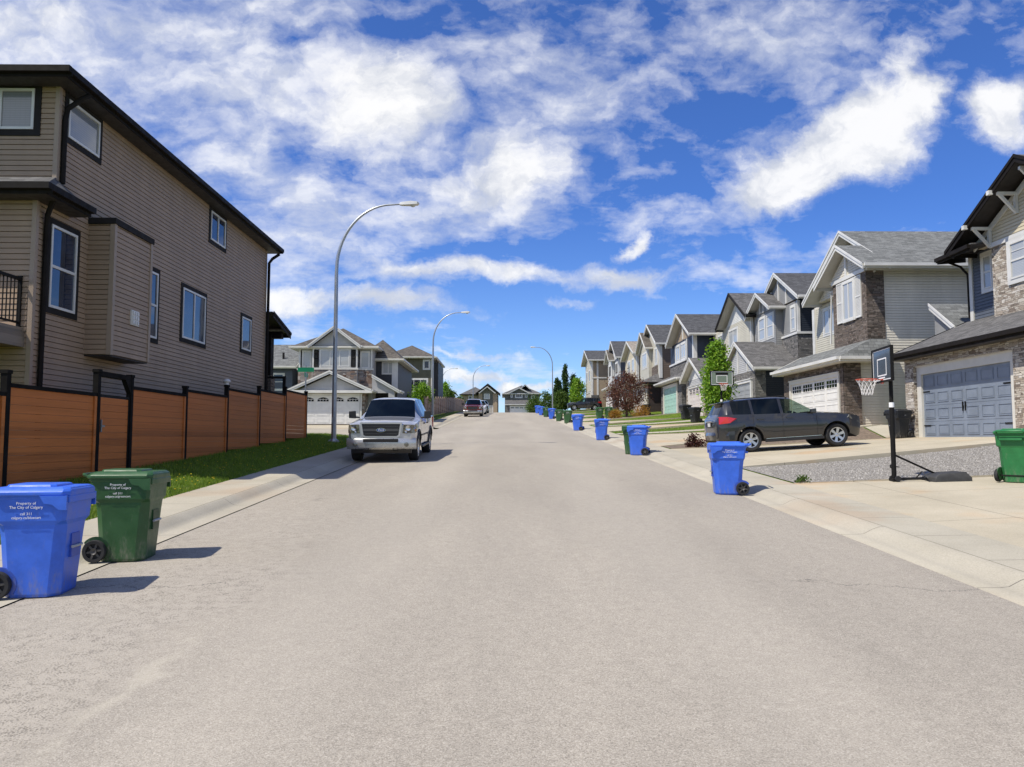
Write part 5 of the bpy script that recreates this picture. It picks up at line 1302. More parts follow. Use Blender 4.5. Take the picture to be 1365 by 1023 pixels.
# ------------------------------------------------------------------ vehicles (local axes: nose towards +X)
def pose(o, x, y, z, rz, tx=0., ty=0.):
    o.location = (x, y, z); o.rotation_euler = (Matrix.Rotation(tx,3,'X') @ Matrix.Rotation(ty,3,'Y') @ Matrix.Rotation(rz,3,'Z')).to_euler()
KEYN = ('x','zb','ws','wm','zm','wb','zt','wr','zr','zc')
class Shell:
    def __init__(s, keys, arches, clear):
        s.k = [dict(zip(KEYN, k[:10]), bed=(k[10] if len(k) > 10 else 0)) for k in sorted(keys)]
        s.ar = arches; s.clear = clear
    def at(s, x):
        ks = s.k
        for a, b in zip(ks, ks[1:]):
            if a['x'] <= x <= b['x']:
                t = (x-a['x'])/(b['x']-a['x']); return {n: a[n]+(b[n]-a[n])*t for n in KEYN+('bed',)}
        return ks[0] if x < ks[0]['x'] else ks[-1]
    def arch(s, x):
        z = 0
        for xc, r, zc in s.ar:
            if abs(x-xc) < r: z = max(z, zc+math.sqrt(r*r-(x-xc)**2))
        return z
    def ring(s, x):
        q = s.at(x); za = max(q['zb'], s.arch(x))
        zm = max(q['zm'], za+.02); zt = max(q['zt'], zm+.02)
        wA = q['ws'] + (q['wm']-q['ws'])*min(1, max(0, (za-q['zb'])/max(.01, q['zm']-q['zb'])))
        h = [(0,za), (q['ws']-.24,za), (wA-.03,za-.0), (wA,za+.015), (q['wm'],zm), (q['wm']*.35+q['wb']*.65,zm+(zt-zm)*.55), (q['wb'],zt), (q['wr'],q['zr'])]
        z5 = q['zr']+(q['zc']-q['zr'])*.55
        if q['bed']: h += [(q['wr']-.05,q['zr']+.005), (q['wr']-.07,q['zc']+.02), (0,q['zc'])]
        else: h += [(q['wr']*.90,q['zr']+(q['zc']-q['zr'])*.42), (q['wr']*.62,z5+(q['zc']-z5)*.5), (0,q['zc'])]
        return h
    def side(s, x, z):
        h = s.ring(x)
        for (a, b) in zip(h[3:], h[4:]):
            if a[1]-1e-6 <= z <= b[1]+1e-6:
                t = (z-a[1])/max(1e-6, b[1]-a[1]); return a[0]+(b[0]-a[0])*t
        return h[4][0]
    def build(s, par, paint, dark, glass, sides, screens, extra=(), clear=None):
        xs = set(k['x'] for k in s.k) | set(extra)
        for a, b in list(sides)+list(screens): xs |= {a, b}
        for xc, r, zc in s.ar:
            for i in range(-7, 8): xs.add(xc+r*.999*math.sin(i/7*math.pi/2))
        x0, x1 = s.k[0]['x'], s.k[-1]['x']
        xs = sorted(x for x in xs if x0 <= x <= x1); xs = [x for i, x in enumerate(xs) if i == 0 or x-xs[i-1] > .004]
        n = 11; body = MB(); gl = {}
        rings = [s.ring(x) for x in xs]
        for i in range(len(xs)-1):
            xm = (xs[i]+xs[i+1])/2
            for sg in (-1, 1):
                for j in range(n-1):
                    a, b, c, d = rings[i][j], rings[i][j+1], rings[i+1][j+1], rings[i+1][j]
                    P = [(xs[i],sg*a[0],a[1]),(xs[i],sg*b[0],b[1]),(xs[i+1],sg*c[0],c[1]),(xs[i+1],sg*d[0],d[1])]
                    key = None
                    if j == 6:
                        for k, (p, q) in enumerate(sides):
                            if p < xm < q: key = ('side_window', k, sg)
                    if j >= 7:
                        for k, (p, q) in enumerate(screens):
                            if p < xm < q and j >= 7: key = ('windscreen' if k == 0 else 'rear_window', k, 0)
                    if key: gl.setdefault(key, MB()).poly(P, 0, True)
                    else: body.poly(P, 1 if j < 2 else 0, True)
        for i in (0, -1):
            for sg in (-1, 1): body.poly([(xs[i],sg*a[0],a[1]) for a in rings[i]], 0)
        o = body.build('body', [paint, dark], par, smooth=32)
        for (nm, k, sg), m in gl.items(): m.build(nm, clear if clear and k == 0 else glass, par, smooth=32)
        return o
    def seams(s, par, mat, xs, z0, z1s, name='door_seam'):
        m = MB()
        for x, z1 in zip(xs, z1s):
            for sg in (-1, 1):
                zz = [z0+(z1-z0)*k/6 for k in range(7)]
                for a, b in zip(zz, zz[1:]):
                    ya, yb = s.side(x, a)+.002, s.side(x, b)+.002
                    m.poly([(x-.006,sg*ya,a),(x+.006,sg*ya,a),(x+.006,sg*yb,b),(x-.006,sg*yb,b)])
        m.build(name, mat, par)
    def strip(s, par, mat, x0, x1, z, h, d, name):
        n = 10
        for sg in (-1, 1):
            m = MB(); rs = []
            for k in range(n+1):
                x = x0+(x1-x0)*k/n; y = s.side(x, z)
                rs.append([(x,sg*(y-.01),z),(x,sg*(y+d),z+.01),(x,sg*(y+d),z+h-.01),(x,sg*(y-.01),z+h)])
            m.ring_loft(rs, 0, False); m.build(name, mat, par)
def road_wheel(par, x, y, r, w, rim_mat, spokes, out):
    """wheel > tyre, rim ; out = +1/-1 side it faces"""
    c = (x, y, r); h = w/2
    b = MB(); b.lathe([(0,-h*.3),(r*.62,-h*.3),(r*.62,h*.3),(0,h*.3)], c, 'Y', 24)
    o = b.build('wheel', MT['hubdark'], par)
    t = MB(); t.lathe([(r*.66,-h*.85),(r*.72,-h),(r*.90,-h),(r*.985,-h*.75),(r,-h*.4),(r,h*.4),(r*.985,h*.75),(r*.90,h),(r*.72,h),(r*.66,h*.85)], c, 'Y', 36)
    t.build('tyre', MT['tyre'], o)
    k = MB(); f = out*h
    k.lathe([(r*.67,f*.80),(r*.66,f*.95),(r*.60,f*.92),(r*.58,f*.55)], c, 'Y', 36)
    k.lathe([(0,f*.82),(r*.13,f*.82),(r*.17,f*.74),(r*.17,f*.4)], c, 'Y', 18)
    for i in range(spokes):
        a = 2*math.pi*i/spokes+.3; ca, sa = math.cos(a), math.sin(a); px, pz = -sa, ca
        P = lambda q, wd, yy: (x+ca*q+px*wd, y+yy, r+sa*q+pz*wd)
        w0, w1 = r*.085, r*.13
        k.hexa([P(r*.12,-w0,f*.45),P(r*.61,-w1,f*.62),P(r*.61,w1,f*.62),P(r*.12,w0,f*.45),P(r*.12,-w0,f*.78),P(r*.61,-w1,f*.88),P(r*.61,w1,f*.88),P(r*.12,w0,f*.78)])
    k.build('rim', rim_mat, o)
def ellipse(mb, c, ry, rz_, x, mi=0, n=24, th=.012):
    pts = [(x, c[0]+ry*math.cos(2*math.pi*i/n), c[1]+rz_*math.sin(2*math.pi*i/n)) for i in range(n)]
    mb.prism(pts, (th,0,0), mi)
MT['hubgrey'] = plain('dark_grille_grey', (.10,.10,.105), .35, .5, var=.1)
BUMP = plain('bright_bumper', (.50,.50,.49), .30, .75, var=.06)
def make_pickup(label, paint, group=None, emblem=True):
    r = root('pickup_truck', label, 'pickup truck', (0,0,0), group, 0.)
    K = [(2.70,.46,.70,.86,.72,.86,1.04,.70,1.08,1.10),(2.62,.46,.84,.95,.74,.93,1.07,.76,1.12,1.14),(2.45,.46,.92,.985,.78,.95,1.10,.80,1.15,1.19),(2.2,.45,.95,.99,.80,.965,1.13,.82,1.18,1.225),
         (1.22,.44,.95,.99,.82,.965,1.21,.80,1.245,1.29),(1.10,.44,.95,.99,.82,.965,1.22,.79,1.27,1.31),(.42,.44,.95,.99,.82,.965,1.235,.695,1.79,1.845),(.2,.44,.95,.99,.82,.965,1.24,.69,1.82,1.885),(-.5,.44,.95,.99,.82,.965,1.24,.70,1.84,1.91),
         (-1.15,.44,.95,.99,.82,.965,1.245,.70,1.83,1.90),(-1.28,.44,.95,.99,.82,.965,1.245,.71,1.79,1.86),(-1.48,.44,.95,.99,.82,.965,1.25,.90,1.30,1.33),
         (-1.50,.46,.95,.985,.82,.965,1.25,.94,1.27,1.27),(-1.53,.46,.95,.985,.82,.965,1.25,.94,1.27,.74,1),(-2.88,.50,.95,.985,.82,.965,1.25,.94,1.27,.74,1),(-2.90,.50,.94,.98,.82,.96,1.25,.93,1.27,1.26),(-2.94,.50,.93,.97,.82,.95,1.22,.90,1.24,1.25)]
    s = Shell(K, [(1.77,.50,.42),(-1.77,.50,.42)], .44)
    s.build(r, paint, MT['hubdark'], MT['carglass'], [(.02,.86),(-.86,-.08),(-1.22,-.94)], [(.42,1.10),(-1.47,-1.28)], (-.9,.0))
    for x in (1.77,-1.77):
        for sg in (-1,1): road_wheel(r, x, sg*.84, .395, .27, MT['alloy'], 5, sg)
    seam = MT['hubdark']
    s.seams(r, seam, (1.02,-.03,-.98,-1.52), .50, (1.21,1.23,1.24,1.24))
    s.strip(r, MT['plastic'], -.95, 1.0, .70, .07, .018, 'side_moulding')
    s.strip(r, MT['plastic'], -.98, 1.18, .36, .07, .05, 'running_board')
    for sg in (-1,1):
        for x in (.18,-.78):
            m = MB(); y = s.side(x, 1.08); m.box(x-.11,x+.11,min(sg*(y-.005),sg*(y+.03)),max(sg*(y-.005),sg*(y+.03)),1.06,1.10); m.build('door_handle', MT['plastic'], r)
    for sg in (-1,1):   # dark tubes round the arches, imitating the shade there
        for xc in (1.77,-1.77):
            m = MB(); pts = []
            for i in range(13):
                a = math.pi*i/12; x = xc+.505*math.cos(a); z = .42+.505*math.sin(a)
                pts.append((x, sg*(s.side(x, max(z,.5))+.004), z))
            m.tube(pts, .028, 6); m.build('arch_shade', MT['plastic'], r)
    # front end
    m = MB(); m.prism([(2.66,-.55,1.115),(2.66,.55,1.115),(2.66,.50,.80),(2.66,.44,.77),(2.66,-.44,.77),(2.66,-.50,.80)], (.06,0,0)); g_ = m.build('grille', MT['plastic'], r, bevel=.01)
    m = MB()
    for a, b, c, d in (((-.60,1.12),(.60,1.12),(.60,1.165),(-.60,1.165)),((-.47,.725),(.47,.725),(.45,.768),(-.45,.768)),((-.552,1.118),(-.60,1.118),(-.545,.78),(-.50,.795)),((.552,1.118),(.60,1.118),(.545,.78),(.50,.795)),((-.545,.78),(-.47,.725),(-.44,.768),(-.50,.797)),((.545,.78),(.47,.725),(.44,.768),(.50,.797))): m.prism([(2.65,*a),(2.65,*b),(2.65,*c),(2.65,*d)], (.085,0,0))
    m.build('grille_surround', paint, g_, bevel=.012)
    m = MB(); m.box(2.72,2.732,-.51,.51,.915,.975); m.box(2.72,2.728,-.5,.5,1.05,1.062); m.box(2.72,2.728,-.46,.46,.83,.842)
    m.build('grille_bar', MT['hubgrey'], g_)
    if emblem:
        m = MB(); ellipse(m, (0,.945), .14, .06, 2.730, 0, 28, .012); e = m.build('emblem_rim', MT['chrome'], g_)
        m = MB(); ellipse(m, (0,.945), .126, .048, 2.738, 0, 28, .008); e2 = m.build('emblem', MT['blue_logo'], g_)
        m = MB(); text_into(m, 'Ford', .085, frame4((2.7475, 0, .947), (R(90),0,R(90))), .25); m.build('emblem_lettering', MT['letter'], g_)
    for sg in (-1,1):
        m = MB()
        P = [(2.705,.615,.85),(2.70,.865,.855),(2.62,.95,.86),(2.42,.992,.87),(2.42,.974,1.09),(2.62,.938,1.09),(2.70,.865,1.10),(2.705,.645,1.105)]
        out = [V((x+.012,sg*(y+.006),z)) for x, y, z in P]; inn = [V((x-.10,sg*(y-.06),z)) for x, y, z in P]
        m.mesh(out+inn, [(0,1,6,7),(1,2,5,6),(2,3,4,5)]+[(i,(i+1)%8,(i+1)%8+8,i+8) for i in range(8)])
        h = m.build('headlight', MT['clear_lens'], r)
        m = MB(); 
        for yy, zz, rr in ((.78,1.0,.085),(.72,.905,.04)): m.lathe([(rr,.0),(rr*.9,.02),(rr*.5,.01),(0,.012)], (2.712,sg*yy,zz), 'X', 14)
        m.build('reflector', MT['chrome'], h)
        m = MB(); q = [(2.60,.945,.90),(2.44,.982,.90),(2.44,.972,.97),(2.60,.937,.97)]; m.prism([(x+.014,sg*(y+.010),z) for x,y,z in q], (.006,sg*.004,0)); m.build('indicator', MT['amber'], h)
    # bumper: wrapped chrome bar, dark slot, tow hooks, fog lamps, lower valance
    rs = []
    for y in (-1.0,-.97,-.80,-.4,0,.4,.80,.97,1.0):
        xx = 2.80-.13*(abs(y)/.97)**3; e = 1 if abs(y) < .99 else .5
        rs.append([(xx-.22*e,y,.40),(xx-.06,y,.39),(xx-.01,y,.44),(xx,y,.56),(xx-.01,y,.66),(xx-.04,y,.705),(xx-.22*e,y,.705)])
    m = MB(); m.ring_loft(rs, 0, True); b = m.build('bumper', BUMP, r, smooth=30)
    m = MB(); m.box(2.77,2.812,-.50,.50,.60,.695); m.build('bumper_slot', MT['hubdark'], b)
    m = MB(); m.ring_loft([[(2.55,y,.27),(2.66-.10*abs(y)**3,y,.28),(2.74-.12*abs(y)**3,y,.395),(2.55,y,.395)] for y in (-.86,-.6,-.2,.2,.6,.86)], 0, False); m.build('valance', MT['plastic'], b)
    for sg in (-1,1):
        m = MB(); m.lathe([(.065,-.02),(.065,.02),(.05,.024),(0,.026)], (2.752,sg*.74,.53), 'X', 16); m.build('fog_lamp', MT['clear_lens'], b)
        m = MB(); m.tube([(2.70,sg*.42-.06,.37),(2.82,sg*.42-.05,.37),(2.82,sg*.42+.05,.37),(2.70,sg*.42+.06,.37)], .02, 6); m.build('tow_hook', MT['metal_black'], b)
    m = MB()
    for sg in (-1,1):
        m.tube([(2.60,sg*.70,1.125),(2.2,sg*.74,1.19),(1.25,sg*.76,1.262)], .006, 4)
    m.build('bonnet_gap', MT['hubdark'], r)
    for sg in (-1,1):
        m = MB(); m.tube([(.98,sg*.94,1.27),(.99,sg*1.08,1.28)], .03, 6); m.ring_loft([[(1.02,sg*1.05,1.24),(1.02,sg*1.27,1.25),(1.02,sg*1.27,1.47),(1.02,sg*1.06,1.48)],[(.90,sg*1.06,1.25),(.90,sg*1.25,1.26),(.90,sg*1.25,1.46),(.90,sg*1.07,1.47)]], 0, False)
        m.build('wing_mirror', MT['plastic'], r, bevel=.02)
        m = MB(); m.box(-2.96,-2.86,sg*.97-.06 if sg > 0 else -.985,.985 if sg > 0 else -.91,.86,1.22); m.build('tail_light', MT['red_lens'], r)
    m = MB(); m.box(-3.08,-2.9,-.95,.95,.52,.70); m.build('rear_bumper', MT['chrome'], r, bevel=.02)
    m = MB(); m.tube([(1.5,-.84,1.2),(1.46,-.84,2.0)], .006, 5); m.build('aerial', MT['metal_black'], r)
    m = MB(); m.box(1.02,1.06,-.70,-.15,1.315,1.33); m.box(1.02,1.06,.0,.55,1.315,1.33); m.build('wiper', MT['plastic'], r)
    for x in (.70,): 
        m = MB(); m.box(.3,.75,-.48,-.18,1.0,1.52); m.box(.3,.75,.18,.48,1.0,1.52)
    return r
def _cg():
    m, g, b = newmat('clear_car_glass'); nt = m.node_tree
    b.inputs['Base Color'].default_value = (.006,.010,.009,1); b.inputs['Roughness'].default_value = .02
    t = g.n('ShaderNodeBsdfTransparent'); t.inputs[0].default_value = (.62,.74,.66,1)
    x = g.n('ShaderNodeMixShader'); x.inputs[0].default_value = .68
    nt.links.new(b.outputs[0], x.inputs[1]); nt.links.new(t.outputs[0], x.inputs[2]); nt.links.new(x.outputs[0], nt.nodes['Material Output'].inputs['Surface'])
    return m
CLEARG = _cg()
def make_suv(label, paint):
    r = root('sport_utility_car', label, 'car', (0,0,0), None, 0.)
    K = [(2.30,.36,.42,.58,.60,.55,.86,.40,.90,.92),(2.26,.30,.62,.76,.60,.74,.90,.56,.94,.965),(2.10,.27,.78,.88,.62,.85,.95,.68,.99,1.02),(1.85,.27,.86,.93,.65,.89,1.0,.74,1.03,1.07),(1.2,.28,.88,.955,.70,.91,1.08,.78,1.10,1.14),
         (.86,.28,.88,.955,.72,.91,1.11,.78,1.145,1.18),(.08,.28,.88,.955,.74,.91,1.145,.655,1.615,1.68),(-.3,.28,.88,.955,.74,.91,1.155,.655,1.655,1.725),(-1.1,.28,.88,.955,.76,.91,1.18,.65,1.665,1.735),(-1.75,.29,.88,.95,.78,.905,1.21,.635,1.645,1.71),
         (-2.02,.30,.87,.94,.79,.895,1.225,.615,1.60,1.67),(-2.10,.31,.86,.935,.79,.88,1.225,.62,1.52,1.60),(-2.28,.34,.83,.91,.78,.84,1.19,.66,1.22,1.25),(-2.36,.36,.76,.86,.76,.80,1.10,.62,1.13,1.15),(-2.41,.42,.60,.72,.66,.66,.90,.50,.95,.96)]
    s = Shell(K, [(1.42,.435,.36),(-1.37,.435,.36)], .28)
    s.build(r, paint, MT['hubdark'], MT['carglass'], [(-.25,.72),(-1.20,-.34),(-1.88,-1.28)], [(.08,.86),(-2.28,-2.10)], (.3,-.6,-1.5), CLEARG)
    for x in (1.42,-1.37):
        for sg in (-1,1): road_wheel(r, x, sg*.80, .365, .235, MT['alloy'], 6, sg)
    s.seams(r, MT['hubdark'], (.80,-.29,-1.24), .40, (1.10,1.15,1.17))
    s.strip(r, MT['chrome'], -.86, .92, .365, .035, .016, 'chrome_strip'); s.strip(r, MT['plastic'], -.92, .98, .27, .09, .006, 'sill')
    for sg in (-1,1):
        for x in (-.05,-1.0):
            m = MB(); y = s.side(x, 1.02); m.box(x-.12,x+.10,min(sg*(y-.005),sg*(y+.035)),max(sg*(y-.005),sg*(y+.035)),1.0,1.035); m.build('door_handle', paint, r, bevel=.006)
        m = MB(); m.tube([(.66,sg*.88,1.14),(.66,sg*.99,1.16)], .025, 6); m.ring_loft([[(.74,sg*.97,1.10),(.74,sg*1.12,1.12),(.74,sg*1.12,1.25),(.74,sg*.98,1.25)],[(.58,sg*.97,1.11),(.58,sg*1.09,1.12),(.58,sg*1.09,1.24),(.58,sg*.98,1.24)]], 0, False)
        m.build('wing_mirror', paint, r, bevel=.02)
        m = MB(); P = [(-2.33,.60,.93),(-2.31,.86,.93),(-2.0,.945,.95),(-1.80,.955,1.08),(-2.05,.93,1.15),(-2.29,.84,1.17),(-2.32,.62,1.14)]
        out = [V((x-.022,sg*(y+.012),z)) for x, y, z in P]; inn = [V((x+.12,sg*(y-.10),z)) for x, y, z in P]; n = len(P)
        m.mesh(out+inn, [(0,1,5,6),(1,2,4,5),(2,3,4)]+[(i,(i+1)%n,(i+1)%n+n,i+n) for i in range(n)]); m.build('tail_light', MT['red_lens'], r)
        m = MB(); P = [(2.24,.55,.72),(2.17,.80,.74),(1.80,.915,.90),(1.84,.885,.985),(2.13,.76,.92),(2.24,.56,.86)]
        out = [V((x+.02,sg*(y+.014),z)) for x, y, z in P]; inn = [V((x-.1,sg*(y-.1),z)) for x, y, z in P]; n = len(P)
        m.mesh(out+inn, [(0,1,4,5),(1,2,3,4)]+[(i,(i+1)%n,(i+1)%n+n,i+n) for i in range(n)]); m.build('headlight', MT['clear_lens'], r)
        m = MB(); m.tube([(.0,sg*.60,1.66),(-.14,sg*.60,1.725),(-1.65,sg*.58,1.725),(-1.85,sg*.57,1.66)], .02, 6); m.build('roof_rail', MT['plastic'], r)
    m = MB(); m.box(2.27,2.325,-.5,.5,.62,.86); m.build('grille', MT['plastic'], r, bevel=.02)
    m = MB(); m.ring_loft([[(-2.05,y,1.66),(-2.26,y,1.625),(-2.25,y,1.60),(-2.05,y,1.61)] for y in (-.56,-.3,0,.3,.56)], 0, False); m.build('spoiler', paint, r, bevel=.01)
    m = MB(); m.ring_loft([[(-2.30+.35*abs(y/.9)**5,y,.40),(-2.46+.35*abs(y/.9)**5,y,.42),(-2.49+.35*abs(y/.9)**5,y,.58),(-2.44+.35*abs(y/.9)**5,y,.68),(-2.28+.35*abs(y/.9)**5,y,.68)] for y in (-.93,-.8,-.6,-.3,0,.3,.6,.8,.93)], 0, True); m.build('rear_bumper', paint, r, smooth=30)
    m = MB(); m.box(-2.425,-2.40,-.26,.26,.86,1.0); m.build('plate_recess', MT['hubdark'], r)
    m = MB(); m.box(-2.435,-2.426,-.15,.15,.87,.99); m.build('licence_plate', MT['plate'], r)
    m = MB(); m.box(-2.44,-2.405,-.35,.35,1.02,1.05); m.build('tailgate_trim', MT['chrome'], r)
    m = MB()
    for sg in (-1,1):
        for x in (.15,-.75): 
            m.box(x-.35,x+.12,sg*.40-.22,sg*.40+.22,.55,.75); m.box(x-.42,x-.28,sg*.40-.22,sg*.40+.22,.75,1.32); m.box(x-.42,x-.32,sg*.40-.12,sg*.40+.12,1.36,1.54)
    m.build('seat', MT['plastic'], r, bevel=.03)
    return r
def carpaint(name, col, metal=.55, rough=.28):
    m, g, b = newmat(name)
    f = g.noise(g.obj(), 900., 2.)
    g.set(b.inputs['Base Color'], g.mix(g.mrange(f, .35, .65), sc(col, .9), sc(col, 1.1)))
    b.inputs['Metallic'].default_value = metal; b.inputs['Roughness'].default_value = rough
    b.inputs['Coat Weight'].default_value = 1.; b.inputs['Coat Roughness'].default_value = .03
    return m
PT = dict(silver=carpaint('silver_paint', (.50,.51,.53), .45, .30), grey=carpaint('dark_grey_paint', (.034,.033,.035), .5, .30), red=carpaint('dark_red_paint', (.20,.018,.016), .3, .3), white=carpaint('white_paint', (.62,.64,.66), .1, .3), black=carpaint('black_paint', (.015,.016,.02), .3, .3))
truck = make_pickup('silver pickup truck parked facing downhill at the left kerb', PT['silver'])
SLP = math.atan(.048)
pose(truck, -3.64, 25.55, float(zr(25.55))+.012, R(-90), SLP); truck.scale = (1.03,1.03,1.03)
red = make_pickup('dark red pickup parked far up the left kerb with a pale van behind it', PT['red'], emblem=False)
pose(red, -3.35, 84.5, float(zr(84.5))+.012, R(-90), math.atan(.0545))
suv = make_suv('dark grey sport utility car parked on the driveway with its tail to the street', PT['grey'])
pose(suv, 9.30, 25.42, gz(9.3,25.42)+.018, 0., 0., -math.atan(.064))
def tinted(src, label, paint, old, loc, rz, tx=0., ty=0.):
    o = copy_tree(src); o['label'] = label
    for ch in o.children_recursive:
        if ch.type == 'MESH' and old.name in [m.name for m in ch.data.materials if m]:
            ch.data = ch.data.copy()
            for i, m in enumerate(ch.data.materials):
                if m.name == old.name: ch.data.materials[i] = paint
    pose(o, *loc, rz, tx, ty); return o
tinted(suv, 'white car parked far up the left kerb just behind the red pickup', PT['white'], PT['grey'], (-3.1, 93.5, float(zr(93.5))+.01), R(-90), math.atan(.0545))
tinted(suv, 'black car parked farthest up the left kerb, third behind the red pickup', PT['black'], PT['grey'], (-2.95, 101., float(zr(101.))+.01), R(-90), math.atan(.05))
tinted(suv, 'dark car parked nose in on the distant driveway beside the tan end house', PT['black'], PT['grey'], (11.0, 105.2, gz(11.0,105.2)+.02), R(180))
# ------------------------------------------------------------------ trees and shrubs
def leaves(centers, sig, per, size, rng):
    n = len(centers)*per
    c = np.repeat(np.asarray(centers), per, 0) + rng.normal(0, 1, (n,3))*np.asarray(sig)
    nrm = rng.normal(0, 1, (n,3)); nrm /= np.linalg.norm(nrm, axis=1)[:,None]
    t = np.cross(nrm, rng.normal(0,1,(n,3))); t /= np.linalg.norm(t, axis=1)[:,None]; b = np.cross(nrm, t)
    s_ = size*rng.uniform(.6,1.35,n)[:,None]
    Q = np.stack([c-t*s_, c-b*s_*.5+nrm*s_*.12, c+t*s_, c+b*s_*.5+nrm*s_*.12], 1)
    return Q
def leaf_obj(name, Q, mat, par):
    n = len(Q); me = bpy.data.meshes.new(name)
    me.from_pydata((Q.reshape(-1,3)).tolist(), [], np.arange(n*4).reshape(-1,4).tolist()); me.materials.append(mat)
    o = bpy.data.objects.new(name, me); COL.objects.link(o); o.parent = par; return o
LM = dict(bright=leafmat('bright_green_leaves', (.055,.135,.010), (.155,.31,.020), (.32,.46,.06)), purple=leafmat('purple_brown_leaves', (.045,.016,.013), (.115,.044,.034), (.20,.095,.07)),
          poplar=leafmat('poplar_leaves', (.018,.045,.012), (.040,.085,.020), (.075,.13,.035)), bush=leafmat('bush_leaves', (.025,.06,.010), (.065,.12,.018), (.13,.19,.035)),
          orange=leafmat('orange_shrub_leaves', (.16,.09,.015), (.30,.14,.02), (.42,.24,.04)), darkred=leafmat('dark_red_leaves', (.03,.012,.012), (.07,.022,.022), (.12,.045,.035)))
def tree(name, label, cat, x, y, h, rad, mat, shape, n, per, leaf, trunk_h=.2, trunk_r=.06, group=None, seed=1, sig=.16):
    rng = np.random.default_rng(seed); z = gz(x, y)
    r = root(name, label, cat, (x,y,z), group, 0.)
    c = []; rnd = random.Random(seed)
    ph = [rng.uniform(0,6.28) for _ in range(6)]
    while len(c) < n:
        v = rng.uniform(0,1); a = rng.uniform(0,6.283)
        if shape == 'column': w = math.sin(min(1, v*1.02+.02)*math.pi)**.55*(1-.55*v)
        elif shape == 'round': w = math.sqrt(max(0, 1-(2*v-1)**2))
        elif shape == 'vase': w = (.35+.65*math.sin(v*math.pi*.62))*math.sqrt(max(0, 1-max(0, (v-.55)/.45)**2.2))
        else: w = math.sqrt(max(0, 1-v**2))
        w *= .82+.18*math.sin(3*a+ph[0]+v*5)+.12*math.sin(5*a+ph[1]-v*9)
        q = w*rad*math.sqrt(rng.uniform(.12,1))
        c.append((q*math.cos(a), q*math.sin(a), trunk_h*h*.85+v*h*(1-trunk_h*.85)))
    Q = leaves(c, (sig*rad, sig*rad, sig*rad*1.1), per, leaf, rng)
    m = MB()
    if shape == 'column':
        m.tube([(0,0,-.1),(.02,.0,h*.3),(0,.02,h*.6),(0,0,h*.93)], [trunk_r,trunk_r*.8,trunk_r*.5,.008], 8)
        for i in range(22):
            k = c[rnd.randrange(n)]; z0 = max(.12*h, k[2]-.35*h*rnd.uniform(.3,1)*.5-math.hypot(k[0],k[1])*.9); m.tube([(0,0,z0),(k[0]*.55,k[1]*.55,(z0+k[2])/2),k], [trunk_r*.35,trunk_r*.2,.005], 5)
    else:
        th = trunk_h*h; m.tube([(0,0,-.1),(.02,.01,th*.6),(0,.0,th)], [trunk_r*1.2,trunk_r,trunk_r*.9], 9)
        for i in range(26):
            k = V(c[rnd.randrange(n)]); mid = V((k.x*.45,k.y*.45,th+(k.z-th)*.45)); m.tube([(0,0,th*.9),mid,k], [trunk_r*.55,trunk_r*.3,.006], 6)
    m.build('trunk', MT['bark'], r)
    leaf_obj('crown', Q, mat, r)
    return r
tree('columnar_tree', 'bright green columnar young tree on the lawn behind the dark sport utility car', 'tree', 11.75, 41.9, 4.55, 1.12, LM['bright'], 'column', 270, 38, .085, .12, .06, seed=3)
tree('purple_leaved_tree', 'purple brown leaved tree with a rounded crown and short pale trunk on the right lawn', 'tree', 11.05, 69., 3.75, 2.25, LM['purple'], 'round', 200, 32, .08, .20, .10, seed=5, sig=.11)
PG = 'poplars at the far end of the right row'
for x, y, h, w, lab, sd in ((9.55,119.,7.2,.85,'tallest dark columnar poplar right of the far street lamp',11),(8.35,121.,5.2,.7,'slim dark poplar just right of the far street lamp pole',12),(8.95,123.,4.9,.65,'slim dark poplar between the taller poplar and the far lamp',13),(10.7,118.,5.6,1.0,'grey green poplar behind the bright leafy tree',14)):
    tree('poplar', lab, 'tree', x, y, h, w, LM['poplar'], 'column', 150, 26, .14, .08, .09, PG, sd)
tree('leafy_tree', 'bright green leafy tree beside the tan end house and poplars', 'tree', 10.9, 114.2, 4.7, 1.25, LM['bright'], 'round', 130, 30, .13, .12, .08, seed=21)
tree('leafy_tree', 'bushy mid green tree at the foot of the poplars', 'tree', 8.6, 116.5, 2.9, 1.3, LM['bush'], 'round', 110, 26, .13, .1, .07, seed=22)
for x, y, h, w, lab, sd in ((5.6,140.,2.9,1.9,'round green bush at the head of the street right of the far garage',31),(7.6,138.,3.6,1.7,'taller green bush left of the right hand far lamp',32),(9.6,142.,3.4,1.9,'green bush behind the far bins and lamp',33),
                            (-9.3,131.,3.4,1.6,'green bush at the far end of the cedar fence',34),(-7.4,128.,2.3,1.1,'low bush where the cedar fence ends near the red pickup',35)):
    tree('green_bush', lab, 'bush', x, y, h, w, LM['bush'], 'round', 90, 24, .15, .06, .06, 'bushes near the crest', sd)
tree('small_tree', 'small bright green tree in front of the cedar fence beside the second lamp', 'tree', -7.9, 73.5, 3.0, 1.1, LM['bright'], 'round', 110, 28, .09, .3, .05, seed=41)
tree('small_tree', 'pale green shrub tree behind the silver pickup by the olive house deck', 'tree', -8.4, 66., 1.9, .8, LM['bright'], 'round', 70, 24, .08, .2, .04, seed=42)
tree('leafy_tree', 'light green tree rising behind the far end of the cedar fence', 'tree', -10.6, 138., 5.2, 1.4, LM['bright'], 'round', 90, 24, .16, .2, .08, seed=43)
def shrub(name, label, x, y, h, w, mat, n, per, leaf, sd, group=None):
    return tree(name, label, 'shrub', x, y, h, w, mat, 'dome', n, per, leaf, .05, .02, group, sd)
shrub('dark_red_shrub', 'small spiky dark red shrub in the soil strip behind the dark car', 7.05, 28.4, .38, .42, LM['darkred'], 40, 16, .05, 51)
